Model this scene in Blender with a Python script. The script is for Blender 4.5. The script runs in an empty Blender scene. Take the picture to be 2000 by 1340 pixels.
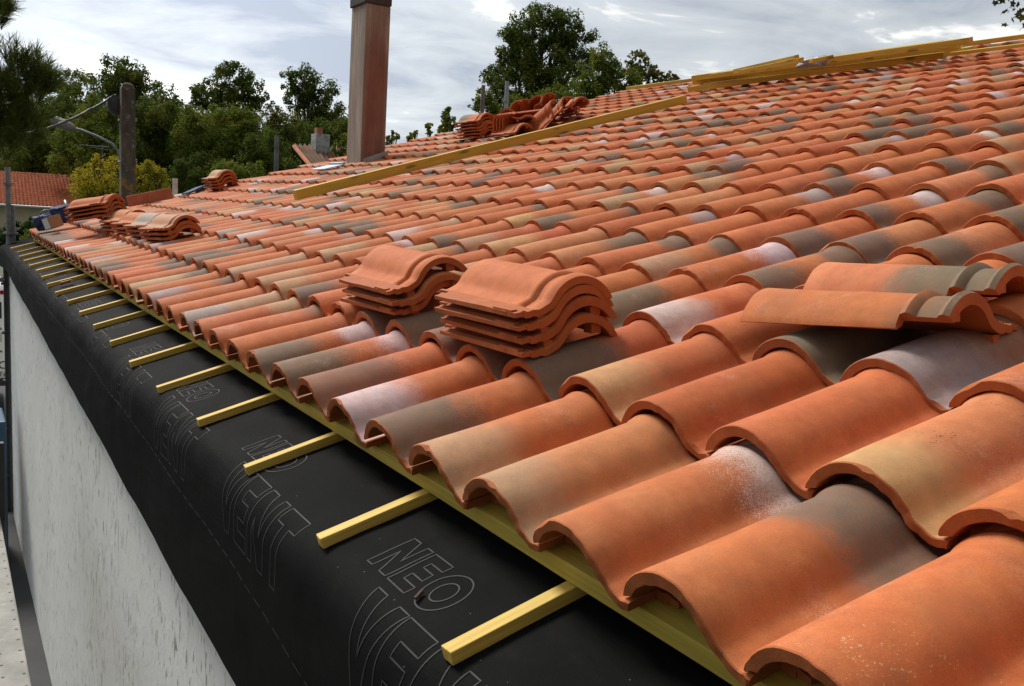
import bpy, bmesh, math, random
import numpy as np
from mathutils import Vector, Matrix, noise as mnoise

# ------------------------------------------------------------------ camera
sc = bpy.context.scene
COL = sc.collection
MW = np.array([[0.85242476, -0.51970315, 0.05727701], [-0.02424612, -0.14872144, -0.98858184], [0.52228742, 0.8413029, -0.13937462]])
CAM = np.array([-0.73887826, -0.62411924, 0.42247269])
FPX = 1817.08
cam_d = bpy.data.cameras.new("camera")
cam_d.sensor_width = 36.0
cam_d.lens = FPX / 2000 * 36
cam_d.clip_start = 0.02
cam_d.clip_end = 3000
cam_o = bpy.data.objects.new("camera", cam_d)
COL.objects.link(cam_o)
r_, d_, f_ = [Vector(list(v)).normalized() for v in MW]
m4 = Matrix(((r_.x, -d_.x, -f_.x, CAM[0]), (r_.y, -d_.y, -f_.y, CAM[1]), (r_.z, -d_.z, -f_.z, CAM[2]), (0, 0, 0, 1)))
cam_o.matrix_world = m4
sc.camera = cam_o

# ------------------------------------------------------------------ light
SUN_AZ, SUN_EL = math.radians(-12), math.radians(46)     # azimuth from +Y towards +X
world = bpy.data.worlds.new("World")
sc.world = world
world.use_nodes = True
sc.view_settings.view_transform = 'Standard'
sc.view_settings.look = 'None'
sc.view_settings.exposure = 0.0
sc.view_settings.gamma = 1.0
sun_d = bpy.data.lights.new("sun", 'SUN')
sun_d.energy = 4.2
sun_d.angle = math.radians(18)
sun_d.color = (1.0, 0.95, 0.87)
sun_o = bpy.data.objects.new("sun", sun_d)
COL.objects.link(sun_o)
sv = Vector((math.sin(SUN_AZ) * math.cos(SUN_EL), math.cos(SUN_AZ) * math.cos(SUN_EL), math.sin(SUN_EL)))
sun_o.rotation_euler = sv.to_track_quat('Z', 'Y').to_euler()


class NT:
    """small node-tree writer"""
    def __init__(s, tree):
        s.t = tree
        tree.nodes.clear()

    def n(s, typ, props=None, **ins):
        nd = s.t.nodes.new(typ)
        for k, v in (props or {}).items():
            setattr(nd, k, v)
        for k, v in ins.items():
            key = int(k[1:]) if k[0] == 'i' and k[1:].isdigit() else k.replace('_', ' ')
            s.set(nd.inputs[key], v)
        return nd

    def set(s, sock, v):
        if isinstance(v, bpy.types.NodeSocket):
            s.t.links.new(v, sock)
        else:
            sock.default_value = v

    def math(s, op, a, b=None, c=None, clamp=False):
        nd = s.t.nodes.new('ShaderNodeMath')
        nd.operation = op
        nd.use_clamp = clamp
        s.set(nd.inputs[0], a)
        if b is not None:
            s.set(nd.inputs[1], b)
        if c is not None:
            s.set(nd.inputs[2], c)
        return nd.outputs[0]

    def vmath(s, op, a, b=None):
        nd = s.t.nodes.new('ShaderNodeVectorMath')
        nd.operation = op
        s.set(nd.inputs[0], a)
        if b is not None:
            s.set(nd.inputs[1], b)
        return nd.outputs[0]

    def mix(s, fac, a, b, blend='MIX'):
        nd = s.t.nodes.new('ShaderNodeMix')
        nd.data_type = 'RGBA'
        nd.blend_type = blend
        s.set(nd.inputs[0], fac)
        s.set(nd.inputs[6], a)
        s.set(nd.inputs[7], b)
        return nd.outputs[2]

    def noise(s, vec, scale, detail=3, rough=0.55, dist=0.0):
        nd = s.n('ShaderNodeTexNoise', None, Scale=scale, Detail=detail, Roughness=rough, Distortion=dist)
        if vec is not None:
            s.set(nd.inputs['Vector'], vec)
        return nd.outputs['Fac']

    def smooth(s, x, lo, hi):
        nd = s.n('ShaderNodeMapRange', {'interpolation_type': 'SMOOTHSTEP'})
        s.set(nd.inputs[0], x)
        s.set(nd.inputs[1], lo)
        s.set(nd.inputs[2], hi)
        return nd.outputs[0]

    def lin(s, x, lo, hi, a, b):
        nd = s.n('ShaderNodeMapRange')
        s.set(nd.inputs[0], x)
        for i, v in enumerate((lo, hi, a, b)):
            s.set(nd.inputs[i + 1], v)
        return nd.outputs[0]


def rgb(c):
    return (c[0], c[1], c[2], 1.0)


def build_world():
    w = NT(world.node_tree)
    out = w.n('ShaderNodeOutputWorld')
    sky = w.n('ShaderNodeTexSky', {'sky_type': 'NISHITA', 'sun_disc': False, 'sun_elevation': SUN_EL, 'sun_rotation': SUN_AZ})
    b1 = w.n('ShaderNodeBackground', None, Color=sky.outputs[0], Strength=0.08)
    d = w.n('ShaderNodeTexCoord').outputs['Generated']
    sp = w.n('ShaderNodeSeparateXYZ', None, i0=d)
    z = w.math('MAXIMUM', sp.outputs[2], 0.0)
    den = w.math('ADD', z, 0.16)
    cx = w.math('DIVIDE', sp.outputs[0], den)
    cy = w.math('DIVIDE', sp.outputs[1], den)
    uv = w.n('ShaderNodeCombineXYZ', None, i0=cx, i1=cy, i2=0.0).outputs[0]
    mp = w.n('ShaderNodeMapping', None, Vector=uv)
    mp.inputs['Rotation'].default_value = (0, 0, math.radians(28))
    mp.inputs['Scale'].default_value = (0.9, 1.15, 1)
    mp.inputs['Location'].default_value = (1.7, 0.6, 0)
    n1 = w.noise(mp.outputs[0], 1.75, 8, 0.58, 0.45)
    n2 = w.noise(mp.outputs[0], 0.6, 3, 0.5, 0.2)
    nn = w.math('ADD', w.math('MULTIPLY', n1, 0.58), w.math('MULTIPLY', n2, 0.42))
    ramp = w.n('ShaderNodeValToRGB', None, Fac=nn)
    el = ramp.color_ramp.elements
    el[0].position, el[0].color = 0.42, (0.40, 0.445, 0.53, 1)
    el[1].position, el[1].color = 0.59, (1.12, 1.11, 1.06, 1)
    e = el.new(0.47)
    e.color = (0.515, 0.555, 0.61, 1)
    e = el.new(0.56)
    e.color = (0.67, 0.71, 0.74, 1)
    # brighter round the hidden sun, brighter zenith (overcast)
    sunlow = Vector((math.sin(math.radians(6)), math.cos(math.radians(6)), 0.22)).normalized()
    dot = w.n('ShaderNodeVectorMath', {'operation': 'DOT_PRODUCT'}, i0=d, i1=tuple(sunlow)).outputs['Value']
    glow = w.math('POWER', w.math('MAXIMUM', dot, 0.0), 13.0)
    k = w.math('ADD', w.math('MULTIPLY', glow, 0.62), 0.92)
    k = w.math('ADD', k, w.math('MULTIPLY', w.smooth(z, 0.30, 0.95), 0.25))
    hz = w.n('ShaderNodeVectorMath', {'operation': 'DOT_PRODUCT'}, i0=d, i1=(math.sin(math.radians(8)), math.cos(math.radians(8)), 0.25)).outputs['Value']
    col = w.mix(1.0, ramp.outputs[0], w.n('ShaderNodeCombineXYZ', None, i0=k, i1=k, i2=k).outputs[0], 'MULTIPLY')
    # unseen sky opposite the sun dimmed and warmed to darken the tile sides
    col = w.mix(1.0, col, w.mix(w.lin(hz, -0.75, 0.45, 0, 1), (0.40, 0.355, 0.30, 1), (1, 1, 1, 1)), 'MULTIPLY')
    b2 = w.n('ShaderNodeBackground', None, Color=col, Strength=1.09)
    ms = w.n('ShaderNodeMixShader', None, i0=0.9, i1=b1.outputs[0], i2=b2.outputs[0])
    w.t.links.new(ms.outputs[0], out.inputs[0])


build_world()

# ------------------------------------------------------------------ frames
TH = math.radians(16.6)
CT, ST = math.cos(TH), math.sin(TH)
P = 0.22                 # tile column spacing
CRS = 0.34344            # course spacing
UD = Vector((0, 1, 0))   # along the eave, away from the camera
VD = Vector((CT, 0, ST))  # up the slope
ND = Vector((-ST, 0, CT))  # out of the roof
ROW_DN = [-.008, .004, .007, .003, -.003, -.002, -.001]
ROW_DV = [-.002, .003, .002, -.008, .007, -.003, 0]


def rw(u, v, n):
    return Vector((v * CT - n * ST, u, v * ST + n * CT))


def proj(p):
    q = MW @ (np.array(p) - CAM)
    if q[2] < 0.05:
        return (1e6, 1e6, q[2])
    return (1000 + FPX * q[0] / q[2], 670 + FPX * q[1] / q[2], q[2])


def at(x, y, depth):
    """point of the place seen at photograph pixel x, y and that depth"""
    return Vector(CAM + depth * (MW.T @ np.array([(x - 1000) / FPX, (y - 670) / FPX, 1.0])))


def frame(o, x, y, z):
    return Matrix(((x.x, y.x, z.x, o.x), (x.y, y.y, z.y, o.y), (x.z, y.z, z.z, o.z), (0, 0, 0, 1)))


# ------------------------------------------------------------------ object helpers
def tag(o, label=None, cat=None, group=None, kind=None):
    if label: o['label'] = label
    if cat: o['category'] = cat
    if group: o['group'] = group
    if kind: o['kind'] = kind
    return o


def empty(name, loc=(0, 0, 0)):
    o = bpy.data.objects.new(name, None)
    o.location = loc
    o.empty_display_size = 0.1
    COL.objects.link(o)
    return o


class MB:
    """collects shapes, links them as one mesh"""
    def __init__(s):
        s.v, s.f, s.m = [], [], []

    def add(s, vs, fs, mat=0):
        b = len(s.v)
        s.v += [tuple(v) for v in vs]
        s.f += [tuple(i + b for i in f) for f in fs]
        s.m += [mat] * len(fs)
        return s

    def box(s, c, ax, ay, az, mat=0):
        """centre and three half-axis vectors"""
        c = Vector(c)
        vs = [c + ax * i + ay * j + az * k for k in (-1, 1) for j in (-1, 1) for i in (-1, 1)]
        return s.add(vs, [(0, 2, 3, 1), (4, 5, 7, 6), (0, 1, 5, 4), (2, 6, 7, 3), (0, 4, 6, 2), (1, 3, 7, 5)], mat)

    def abox(s, x0, x1, y0, y1, z0, z1, mat=0):
        return s.box(((x0 + x1) / 2, (y0 + y1) / 2, (z0 + z1) / 2), Vector(((x1 - x0) / 2, 0, 0)), Vector((0, (y1 - y0) / 2, 0)), Vector((0, 0, (z1 - z0) / 2)), mat)

    def tube(s, pts, rads, k=10, cap=True, mat=0):
        pts = [Vector(p) for p in pts]
        if not hasattr(rads, '__len__'):
            rads = [rads] * len(pts)
        vs, fs = [], []
        up = None
        for i, p in enumerate(pts):
            t = (pts[min(i + 1, len(pts) - 1)] - pts[max(i - 1, 0)]).normalized()
            if up is None:
                up = Vector((0, 0, 1)) if abs(t.z) < 0.9 else Vector((1, 0, 0))
            a = t.cross(up).normalized()
            b = a.cross(t)
            up = b
            for j in range(k):
                an = 2 * math.pi * j / k
                vs.append(p + (a * math.cos(an) + b * math.sin(an)) * rads[i])
        for i in range(len(pts) - 1):
            for j in range(k):
                fs.append((i * k + j, i * k + (j + 1) % k, (i + 1) * k + (j + 1) % k, (i + 1) * k + j))
        if cap:
            fs.append(tuple(reversed(range(k))))
            fs.append(tuple((len(pts) - 1) * k + j for j in range(k)))
        return s.add(vs, fs, mat)

    def build(s, name, mats, parent=None, smooth=None, bevel=None, origin=None):
        me = bpy.data.meshes.new(name)
        o0 = Vector(origin) if origin is not None else Vector((0, 0, 0))
        me.from_pydata([tuple(Vector(v) - o0) for v in s.v], [], s.f)
        if not isinstance(mats, (list, tuple)):
            mats = [mats]
        for m in mats:
            me.materials.append(m)
        me.polygons.foreach_set('material_index', s.m)
        me.update()
        if bevel:
            bm = bmesh.new()
            bm.from_mesh(me)
            bmesh.ops.bevel(bm, geom=[e for e in bm.edges if len(e.link_faces) == 2 and e.calc_face_angle(0) > 0.6], offset=bevel, segments=2, affect='EDGES', profile=0.6)
            bm.to_mesh(me)
            bm.free()
        if smooth is not None:
            me.polygons.foreach_set('use_smooth', [True] * len(me.polygons))
            me.set_sharp_from_angle(angle=math.radians(smooth))
        o = bpy.data.objects.new(name, me)
        COL.objects.link(o)
        o.location = o0
        if parent is not None:
            o.parent = parent
            o.matrix_parent_inverse = Matrix.Translation(-Vector(parent.location))
        return o


def mat(name):
    m = bpy.data.materials.new(name)
    m.use_nodes = True
    t = NT(m.node_tree)
    out = t.n('ShaderNodeOutputMaterial')
    bs = t.n('ShaderNodeBsdfPrincipled')
    t.t.links.new(bs.outputs[0], out.inputs[0])
    return m, t, bs


def simple(name, c, rough=0.7, var=0.25, scale=6.0, metal=0.0, bump=0.0, bscale=80):
    m, t, b = mat(name)
    o = t.n('ShaderNodeTexCoord').outputs['Object']
    n = t.noise(o, scale, 5, 0.6)
    k = t.lin(n, 0.25, 0.75, 1 - var, 1 + var)
    cc = t.mix(1.0, rgb(c), t.n('ShaderNodeCombineXYZ', None, i0=k, i1=k, i2=k).outputs[0], 'MULTIPLY')
    t.set(b.inputs['Base Color'], cc)
    b.inputs['Roughness'].default_value = rough
    b.inputs['Metallic'].default_value = metal
    if bump:
        bn = t.n('ShaderNodeBump', None, Height=t.noise(o, bscale, 4, 0.6), Strength=bump, Distance=0.01)
        t.set(b.inputs['Normal'], bn.outputs[0])
    return m


# ------------------------------------------------------------------ materials
def terracotta(name, raw=False):
    m, t, b = mat(name)
    at_ = lambda n: t.n('ShaderNodeAttribute', {'attribute_name': n})
    pos = at_('pos').outputs['Vector']
    fine = t.noise(pos, 420, 2, 0.6)
    med = t.noise(pos, 26, 4, 0.6)
    big = t.noise(pos, 7, 3, 0.55)
    base = at_('baseC')
    if raw:
        c = t.mix(t.lin(big, 0.3, 0.7, 0, 1), (0.33, 0.085, 0.022, 1), (0.43, 0.125, 0.036, 1))
        c = t.mix(0.22, c, base.outputs['Color'])
        k = t.lin(t.math('ADD', med, t.math('MULTIPLY', fine, 0.8)), 0.5, 1.3, 0.72, 1.15)
    else:
        low, up = at_('lowC'), at_('upC')
        tl = at_('tl').outputs['Fac']
        mid = t.noise(pos, 48, 5, 0.68)
        wob = t.math('ADD', t.math('MULTIPLY', t.math('SUBTRACT', big, 0.5), 0.46), t.math('MULTIPLY', t.math('SUBTRACT', fine, 0.5), 0.52))
        wob = t.math('ADD', wob, t.math('MULTIPLY', t.math('SUBTRACT', mid, 0.5), 0.14))
        x = t.math('ADD', tl, wob)
        lm = t.math('SUBTRACT', 1.0, t.smooth(x, t.math('SUBTRACT', low.outputs['Alpha'], 0.14), t.math('ADD', low.outputs['Alpha'], 0.14)))
        um = t.smooth(x, t.math('SUBTRACT', up.outputs['Alpha'], 0.12), t.math('ADD', up.outputs['Alpha'], 0.12))
        thin = t.lin(t.math('ADD', t.math('MULTIPLY', mid, 0.6), t.math('MULTIPLY', big, 0.4)), 0.36, 0.62, 0.80, 1.0)
        # the clay itself: fired darker and paler in clouds, a chalky bloom and sooty haze here and there
        bc = t.mix(t.smooth(t.noise(pos, 11, 5, 0.62), 0.42, 0.70), base.outputs['Color'], t.mix(1.0, base.outputs['Color'], (1.07, 1.22, 1.35, 1), 'MULTIPLY'))
        bc = t.mix(t.math('MULTIPLY', t.smooth(t.noise(t.vmath('ADD', pos, (9, 4, 2)), 8, 5, 0.65), 0.52, 0.75), 0.32), bc, t.mix(1.0, base.outputs['Color'], (0.66, 0.60, 0.62, 1), 'MULTIPLY'))
        c = t.mix(t.math('MULTIPLY', lm, thin), bc, low.outputs['Color'])
        c = t.mix(t.math('MULTIPLY', um, thin), c, up.outputs['Color'])
        bloom = t.math('MULTIPLY', t.smooth(t.noise(t.vmath('ADD', pos, (1, 7, 5)), 6, 4, 0.6), 0.55, 0.74), t.smooth(t.math('ADD', t.math('MULTIPLY', fine, 0.6), t.math('MULTIPLY', mid, 0.4)), 0.46, 0.62))
        c = t.mix(t.math('MULTIPLY', bloom, 0.52), c, (0.50, 0.34, 0.27, 1))
        soot = t.math('MULTIPLY', t.smooth(t.noise(t.vmath('ADD', pos, (4, 1, 8)), 5, 4, 0.6), 0.57, 0.76), t.smooth(t.math('ADD', t.math('MULTIPLY', fine, 0.6), t.math('MULTIPLY', mid, 0.4)), 0.47, 0.60))
        c = t.mix(t.math('MULTIPLY', soot, 0.58), c, (0.12, 0.085, 0.06, 1))
        k = t.lin(t.math('ADD', t.math('MULTIPLY', med, 0.8), t.math('ADD', t.math('MULTIPLY', fine, 0.9), t.math('MULTIPLY', mid, 0.5))), 0.75, 1.45, 0.77, 1.19)
        # specks: alpha of base = amount of dark specks, negative for pale ones
        gate = t.smooth(t.noise(t.vmath('ADD', pos, (3.1, 0, 0)), 8, 3), 0.36, 0.70)
        dn = t.math('ADD', t.math('MULTIPLY', t.noise(t.vmath('MULTIPLY', pos, (1, 0.7, 1)), 330, 3, 0.6), 0.75), t.math('MULTIPLY', t.noise(pos, 95, 2), 0.25))
        thr = t.lin(gate, 0, 1, 0.74, 0.575)
        dots = t.smooth(dn, thr, t.math('ADD', thr, 0.035))
        am = base.outputs['Alpha']
        c = t.mix(t.math('MULTIPLY', dots, t.math('MAXIMUM', am, 0.0)), c, (0.10, 0.065, 0.045, 1))
        c = t.mix(t.math('MULTIPLY', dots, t.math('MAXIMUM', t.math('MULTIPLY', am, -1.0), 0.0)), c, (0.62, 0.36, 0.20, 1))
        # rare small chips showing raw clay
        v2 = t.n('ShaderNodeTexVoronoi', None, Vector=t.vmath('ADD', pos, t.vmath('MULTIPLY', t.n('ShaderNodeTexNoise', None, Vector=pos, Scale=150.0).outputs['Color'], (0.01, 0.01, 0.01))), Scale=19.0)
        chip = t.math('MULTIPLY', t.math('LESS_THAN', v2.outputs['Distance'], 0.075), t.math('GREATER_THAN', t.n('ShaderNodeSeparateColor', None, i0=v2.outputs['Color']).outputs[0], 0.86))
        c = t.mix(t.math('MULTIPLY', chip, 0.8), c, (0.52, 0.14, 0.045, 1))
    c = t.mix(1.0, c, t.n('ShaderNodeCombineXYZ', None, i0=k, i1=k, i2=k).outputs[0], 'MULTIPLY')
    t.set(b.inputs['Base Color'], c)
    b.inputs['Roughness'].default_value = 0.78
    b.inputs['Specular IOR Level'].default_value = 0.3
    h = t.math('ADD', t.math('MULTIPLY', fine, 0.35 if not raw else 0.8), t.math('MULTIPLY', med, 0.9))
    bn = t.n('ShaderNodeBump', None, Height=h, Strength=0.16 if not raw else 0.3, Distance=0.003)
    t.set(b.inputs['Normal'], bn.outputs[0])
    return m


def timber(name, c, c2, axis='Y'):
    """sawn treated pine, grain along the object's long axis"""
    m, t, b = mat(name)
    o = t.n('ShaderNodeTexCoord').outputs['Object']
    inf = t.n('ShaderNodeObjectInfo').outputs['Random']
    off = t.n('ShaderNodeCombineXYZ', None, i0=t.math('MULTIPLY', inf, 7.0), i1=t.math('MULTIPLY', inf, 13.0), i2=t.math('MULTIPLY', inf, 3.0)).outputs[0]
    o = t.vmath('ADD', o, off)
    s = {'X': (5.0, 210, 210), 'Y': (210, 5.0, 210)}[axis]
    g = t.noise(t.vmath('MULTIPLY', o, s), 1.0, 6, 0.6, 1.2)
    g2 = t.noise(t.vmath('MULTIPLY', o, tuple(q * .28 for q in s)), 1.0, 4, 0.6, 1.5)
    g = t.math('ADD', t.math('MULTIPLY', g, 0.5), t.math('MULTIPLY', g2, 0.5))
    big = t.noise(o, 3.5, 3)
    col = t.mix(t.lin(g, 0.38, 0.62, 0, 1), rgb(c), rgb(c2))
    col = t.mix(t.lin(big, 0.35, 0.7, 0, 0.45), col, (c[0] * 0.62, c[1] * 0.72, c[2] * 0.6, 1))
    ks = {'X': (3.0, 11, 11), 'Y': (11, 3.0, 11)}[axis]
    vk = t.n('ShaderNodeTexVoronoi', None, Vector=t.vmath('MULTIPLY', o, ks), Scale=1.0)
    kn = t.math('SUBTRACT', 1.0, t.smooth(vk.outputs['Distance'], 0.09, 0.20))
    col = t.mix(t.math('MULTIPLY', kn, 0.75), col, (0.13, 0.07, 0.025, 1))
    t.set(b.inputs['Base Color'], col)
    b.inputs['Roughness'].default_value = 0.68
    bn = t.n('ShaderNodeBump', None, Height=g, Strength=0.25, Distance=0.002)
    t.set(b.inputs['Normal'], bn.outputs[0])
    return m


def wall_render():
    m, t, b = mat('white_render')
    o = t.n('ShaderNodeTexCoord').outputs['Object']
    st = t.noise(t.vmath('MULTIPLY', o, (42, 42, 12)), 1.0, 5, 0.62, 0.3)
    st2 = t.noise(t.vmath('MULTIPLY', o, (22, 22, 3.0)), 1.0, 4, 0.6, 0.4)
    gate = t.smooth(t.noise(o, 2.2, 3), 0.38, 0.66)
    dark = t.math('MULTIPLY', t.smooth(st, 0.59, 0.63), t.math('ADD', t.math('MULTIPLY', gate, 0.7), 0.3))
    col = t.mix(t.lin(t.noise(o, 1.5, 4), 0.3, 0.7, 0, 1), (0.76, 0.765, 0.735, 1), (0.84, 0.84, 0.81, 1))
    col = t.mix(t.math('MULTIPLY', dark, 0.8), col, (0.13, 0.13, 0.10, 1))
    gr = t.math('MULTIPLY', t.smooth(st2, 0.58, 0.74), t.smooth(t.noise(o, 1.1, 3), 0.45, 0.7))
    col = t.mix(t.math('MULTIPLY', gr, 0.5), col, (0.33, 0.31, 0.20, 1))
    t.set(b.inputs['Base Color'], col)
    b.inputs['Roughness'].default_value = 0.9
    h = t.math('ADD', t.noise(t.vmath('MULTIPLY', o, (75, 75, 40)), 1.0, 6, 0.72), t.math('MULTIPLY', dark, -0.8))
    bn = t.n('ShaderNodeBump', None, Height=h, Strength=1.0, Distance=0.010)
    t.set(b.inputs['Normal'], bn.outputs[0])
    return m


def membrane_mat():
    m, t, b = mat('black_membrane')
    o = t.n('ShaderNodeTexCoord').outputs['Object']
    n = t.noise(o, 5, 5, 0.6)
    f = t.noise(o, 600, 2)
    dust = t.math('MULTIPLY', t.smooth(t.noise(o, 9, 6, 0.7), 0.56, 0.78), 0.5)
    c = t.mix(t.lin(n, 0.3, 0.7, 0, 1), (0.0038, 0.0040, 0.0040, 1), (0.0078, 0.0081, 0.0081, 1))
    c = t.mix(dust, c, (0.018, 0.0175, 0.0165, 1))
    v = t.n('ShaderNodeTexVoronoi', None, Vector=o, Scale=45.0)
    dot = t.math('MULTIPLY', t.math('LESS_THAN', v.outputs['Distance'], 0.055), t.math('GREATER_THAN', t.n('ShaderNodeSeparateColor', None, i0=v.outputs['Color']).outputs[0], 0.8))
    c = t.mix(t.math('MULTIPLY', dot, 0.6), c, (0.22, 0.2, 0.17, 1))
    t.set(b.inputs['Base Color'], c)
    b.inputs['Roughness'].default_value = 0.7
    b.inputs['Specular IOR Level'].default_value = 0.035
    bn = t.n('ShaderNodeBump', None, Height=t.math('ADD', f, t.math('ADD', t.math('MULTIPLY', n, 3.0), t.math('MULTIPLY', t.noise(t.vmath('MULTIPLY', o, (9, 2.2, 9)), 1.0, 4, 0.6, 0.8), 6.0))), Strength=0.3, Distance=0.003)
    t.set(b.inputs['Normal'], bn.outputs[0])
    return m


def leaf_mat(name, c1, c2, c3=None, trans=0.35):
    m = bpy.data.materials.new(name)
    m.use_nodes = True
    t = NT(m.node_tree)
    out = t.n('ShaderNodeOutputMaterial')
    g = t.n('ShaderNodeNewGeometry')
    o = t.n('ShaderNodeTexCoord').outputs['Object']
    col = t.mix(g.outputs['Random Per Island'], rgb(c1), rgb(c2))
    if c3:
        col = t.mix(t.smooth(t.noise(o, 0.55, 3), 0.5, 0.66), col, rgb(c3))
    d = t.n('ShaderNodeBsdfPrincipled', None, Base_Color=col, Roughness=0.85)
    d.inputs['Specular IOR Level'].default_value = 0.06
    tr = t.n('ShaderNodeBsdfTranslucent', None, Color=col)
    ms = t.n('ShaderNodeMixShader', None, i0=trans, i1=d.outputs[0], i2=tr.outputs[0])
    t.t.links.new(ms.outputs[0], out.inputs[0])
    return m


def chimney_mat():
    m, t, b = mat('weathered_chimney_render')
    o = t.n('ShaderNodeTexCoord').outputs['Object']
    nrm = t.n('ShaderNodeNewGeometry')
    st = t.noise(t.vmath('MULTIPLY', o, (13, 13, 1.5)), 1.0, 6, 0.7)
    bl = t.noise(o, 3.5, 5, 0.6)
    fi = t.noise(o, 60, 4, 0.7)
    red = t.mix(t.lin(bl, 0.3, 0.7, 0, 1), (0.165, 0.068, 0.050, 1), (0.235, 0.115, 0.088, 1))
    gry = t.mix(t.lin(st, 0.35, 0.65, 0, 1), (0.20, 0.165, 0.135, 1), (0.33, 0.29, 0.245, 1))
    sx = t.n('ShaderNodeSeparateXYZ', None, i0=o)
    # pale lime streaks run down from the cap and along the corners
    edge = t.smooth(t.math('ABSOLUTE', t.math('SUBTRACT', sx.outputs[0], 0.125)), 0.06, 0.13)
    top = t.smooth(sx.outputs[2], 0.75, 1.45)
    fac = t.math('ADD', t.math('MULTIPLY', edge, 0.55), t.math('ADD', t.math('MULTIPLY', top, 0.7), t.math('SUBTRACT', st, 0.55)), clamp=True)
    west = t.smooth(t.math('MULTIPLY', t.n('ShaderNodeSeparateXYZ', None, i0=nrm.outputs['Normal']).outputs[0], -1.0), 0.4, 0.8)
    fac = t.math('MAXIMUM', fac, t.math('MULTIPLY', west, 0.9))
    c = t.mix(fac, red, gry)
    k = t.lin(t.math('ADD', fi, st), 0.6, 1.4, 0.78, 1.2)
    c = t.mix(1.0, c, t.n('ShaderNodeCombineXYZ', None, i0=k, i1=k, i2=k).outputs[0], 'MULTIPLY')
    t.set(b.inputs['Base Color'], c)
    b.inputs['Roughness'].default_value = 0.92
    bn = t.n('ShaderNodeBump', None, Height=t.math('ADD', fi, st), Strength=0.4, Distance=0.006)
    t.set(b.inputs['Normal'], bn.outputs[0])
    return m


def pole_mat():
    m, t, b = mat('lichened_concrete')
    o = t.n('ShaderNodeTexCoord').outputs['Object']
    n = t.noise(t.vmath('MULTIPLY', o, (5, 5, 1.6)), 1.0, 6, 0.65)
    c = t.mix(t.lin(n, 0.3, 0.7, 0, 1), (0.032, 0.023, 0.017, 1), (0.092, 0.070, 0.052, 1))
    li = t.math('MULTIPLY', t.smooth(t.noise(o, 4.5, 5, 0.7), 0.55, 0.62), 0.85)
    c = t.mix(li, c, (0.23, 0.115, 0.02, 1))
    li2 = t.math('MULTIPLY', t.smooth(t.noise(t.vmath('ADD', o, (5, 2, 1)), 6, 4, 0.7), 0.6, 0.68), 0.6)
    c = t.mix(li2, c, (0.24, 0.24, 0.21, 1))
    t.set(b.inputs['Base Color'], c)
    b.inputs['Roughness'].default_value = 0.9
    return m


M_TILE = terracotta('terracotta_tile')
M_RAW = terracotta('raw_clay_edge', True)
M_PINE = timber('treated_pine_pale', (0.78, 0.53, 0.115), (0.52, 0.30, 0.045), 'X')
M_PINE_Y = timber('treated_pine_green', (0.47, 0.36, 0.075), (0.37, 0.27, 0.05), 'Y')
M_BEAM = timber('treated_pine_beam', (0.64, 0.43, 0.055), (0.42, 0.25, 0.025), 'X')
M_BEAM_Y = timber('treated_pine_board', (0.55, 0.35, 0.075), (0.42, 0.25, 0.045), 'Y')
M_WALL = wall_render()
M_MEMB = membrane_mat()
M_PRINT = simple('grey_print', (0.0125, 0.0135, 0.0152), 0.75, 0.75, 22)
M_DECK = simple('dark_sarking', (0.02, 0.02, 0.02), 0.8)
M_CHIM = chimney_mat()
M_CAP = simple('sooty_concrete', (0.05, 0.045, 0.04), 0.9, 0.3, 8, bump=0.3)
M_ZINC = simple('zinc_sheet', (0.33, 0.38, 0.43), 0.42, 0.25, 7, 0.55)
M_CONC = pole_mat()
M_GALV = simple('galvanised_steel', (0.20, 0.21, 0.215), 0.5, 0.4, 14, 0.5)
M_DKST = simple('dark_steel', (0.022, 0.021, 0.020), 0.6, 0.4, 9)
M_PLANK = simple('dusty_steel_deck', (0.26, 0.255, 0.24), 0.7, 0.35, 11, 0.15, bump=0.2)
M_WHITE = simple('white_paint', (0.72, 0.73, 0.73), 0.35, 0.06, 3)
M_BLACK = simple('black_paint', (0.012, 0.012, 0.013), 0.4, 0.2)
M_RED = simple('red_paint', (0.55, 0.03, 0.03), 0.4, 0.1)
M_GLASS = simple('dark_glass', (0.02, 0.028, 0.035), 0.1, 0.1)
M_BLUE = simple('blue_cloth', (0.016, 0.032, 0.115), 0.8, 0.35, 18, bump=0.5, bscale=30)
M_NAVY = simple('navy_cloth', (0.022, 0.03, 0.06), 0.8, 0.35, 18, bump=0.5, bscale=30)
M_CARD = simple('brown_cardboard', (0.34, 0.19, 0.09), 0.85, 0.12)
M_PAPER = simple('white_label_paper', (0.72, 0.74, 0.78), 0.6, 0.03)
M_INK = simple('ink', (0.05, 0.05, 0.06), 0.6, 0.0)
M_CREAM = simple('cream_render', (0.50, 0.42, 0.31), 0.9, 0.1, 2)
M_GUT = simple('pvc_gutter', (0.36, 0.37, 0.38), 0.5, 0.1)
M_FROOF = simple('old_roof_tile', (0.44, 0.145, 0.068), 0.85, 0.4, 3.5)
M_MOSS = simple('mossy_roof_tile', (0.17, 0.092, 0.048), 0.9, 0.6, 2.2)
M_BARK = simple('bark', (0.055, 0.043, 0.032), 0.9, 0.4, 9, bump=0.6, bscale=20)
M_GRASS = simple('grass_ground', (0.045, 0.062, 0.02), 0.9, 0.4, 0.6)
M_ASPH = simple('asphalt', (0.05, 0.05, 0.05), 0.9, 0.25, 3)
M_BLUEP = simple('blue_plastic_sheet', (0.035, 0.10, 0.17), 0.45, 0.2)
M_PLAST = simple('grey_plastic_wrap', (0.22, 0.23, 0.26), 0.35, 0.4, 20, bump=0.6)
L_DARK = leaf_mat('leaf_dark', (0.052, 0.085, 0.015), (0.123, 0.162, 0.031), (0.146, 0.153, 0.027))
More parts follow.
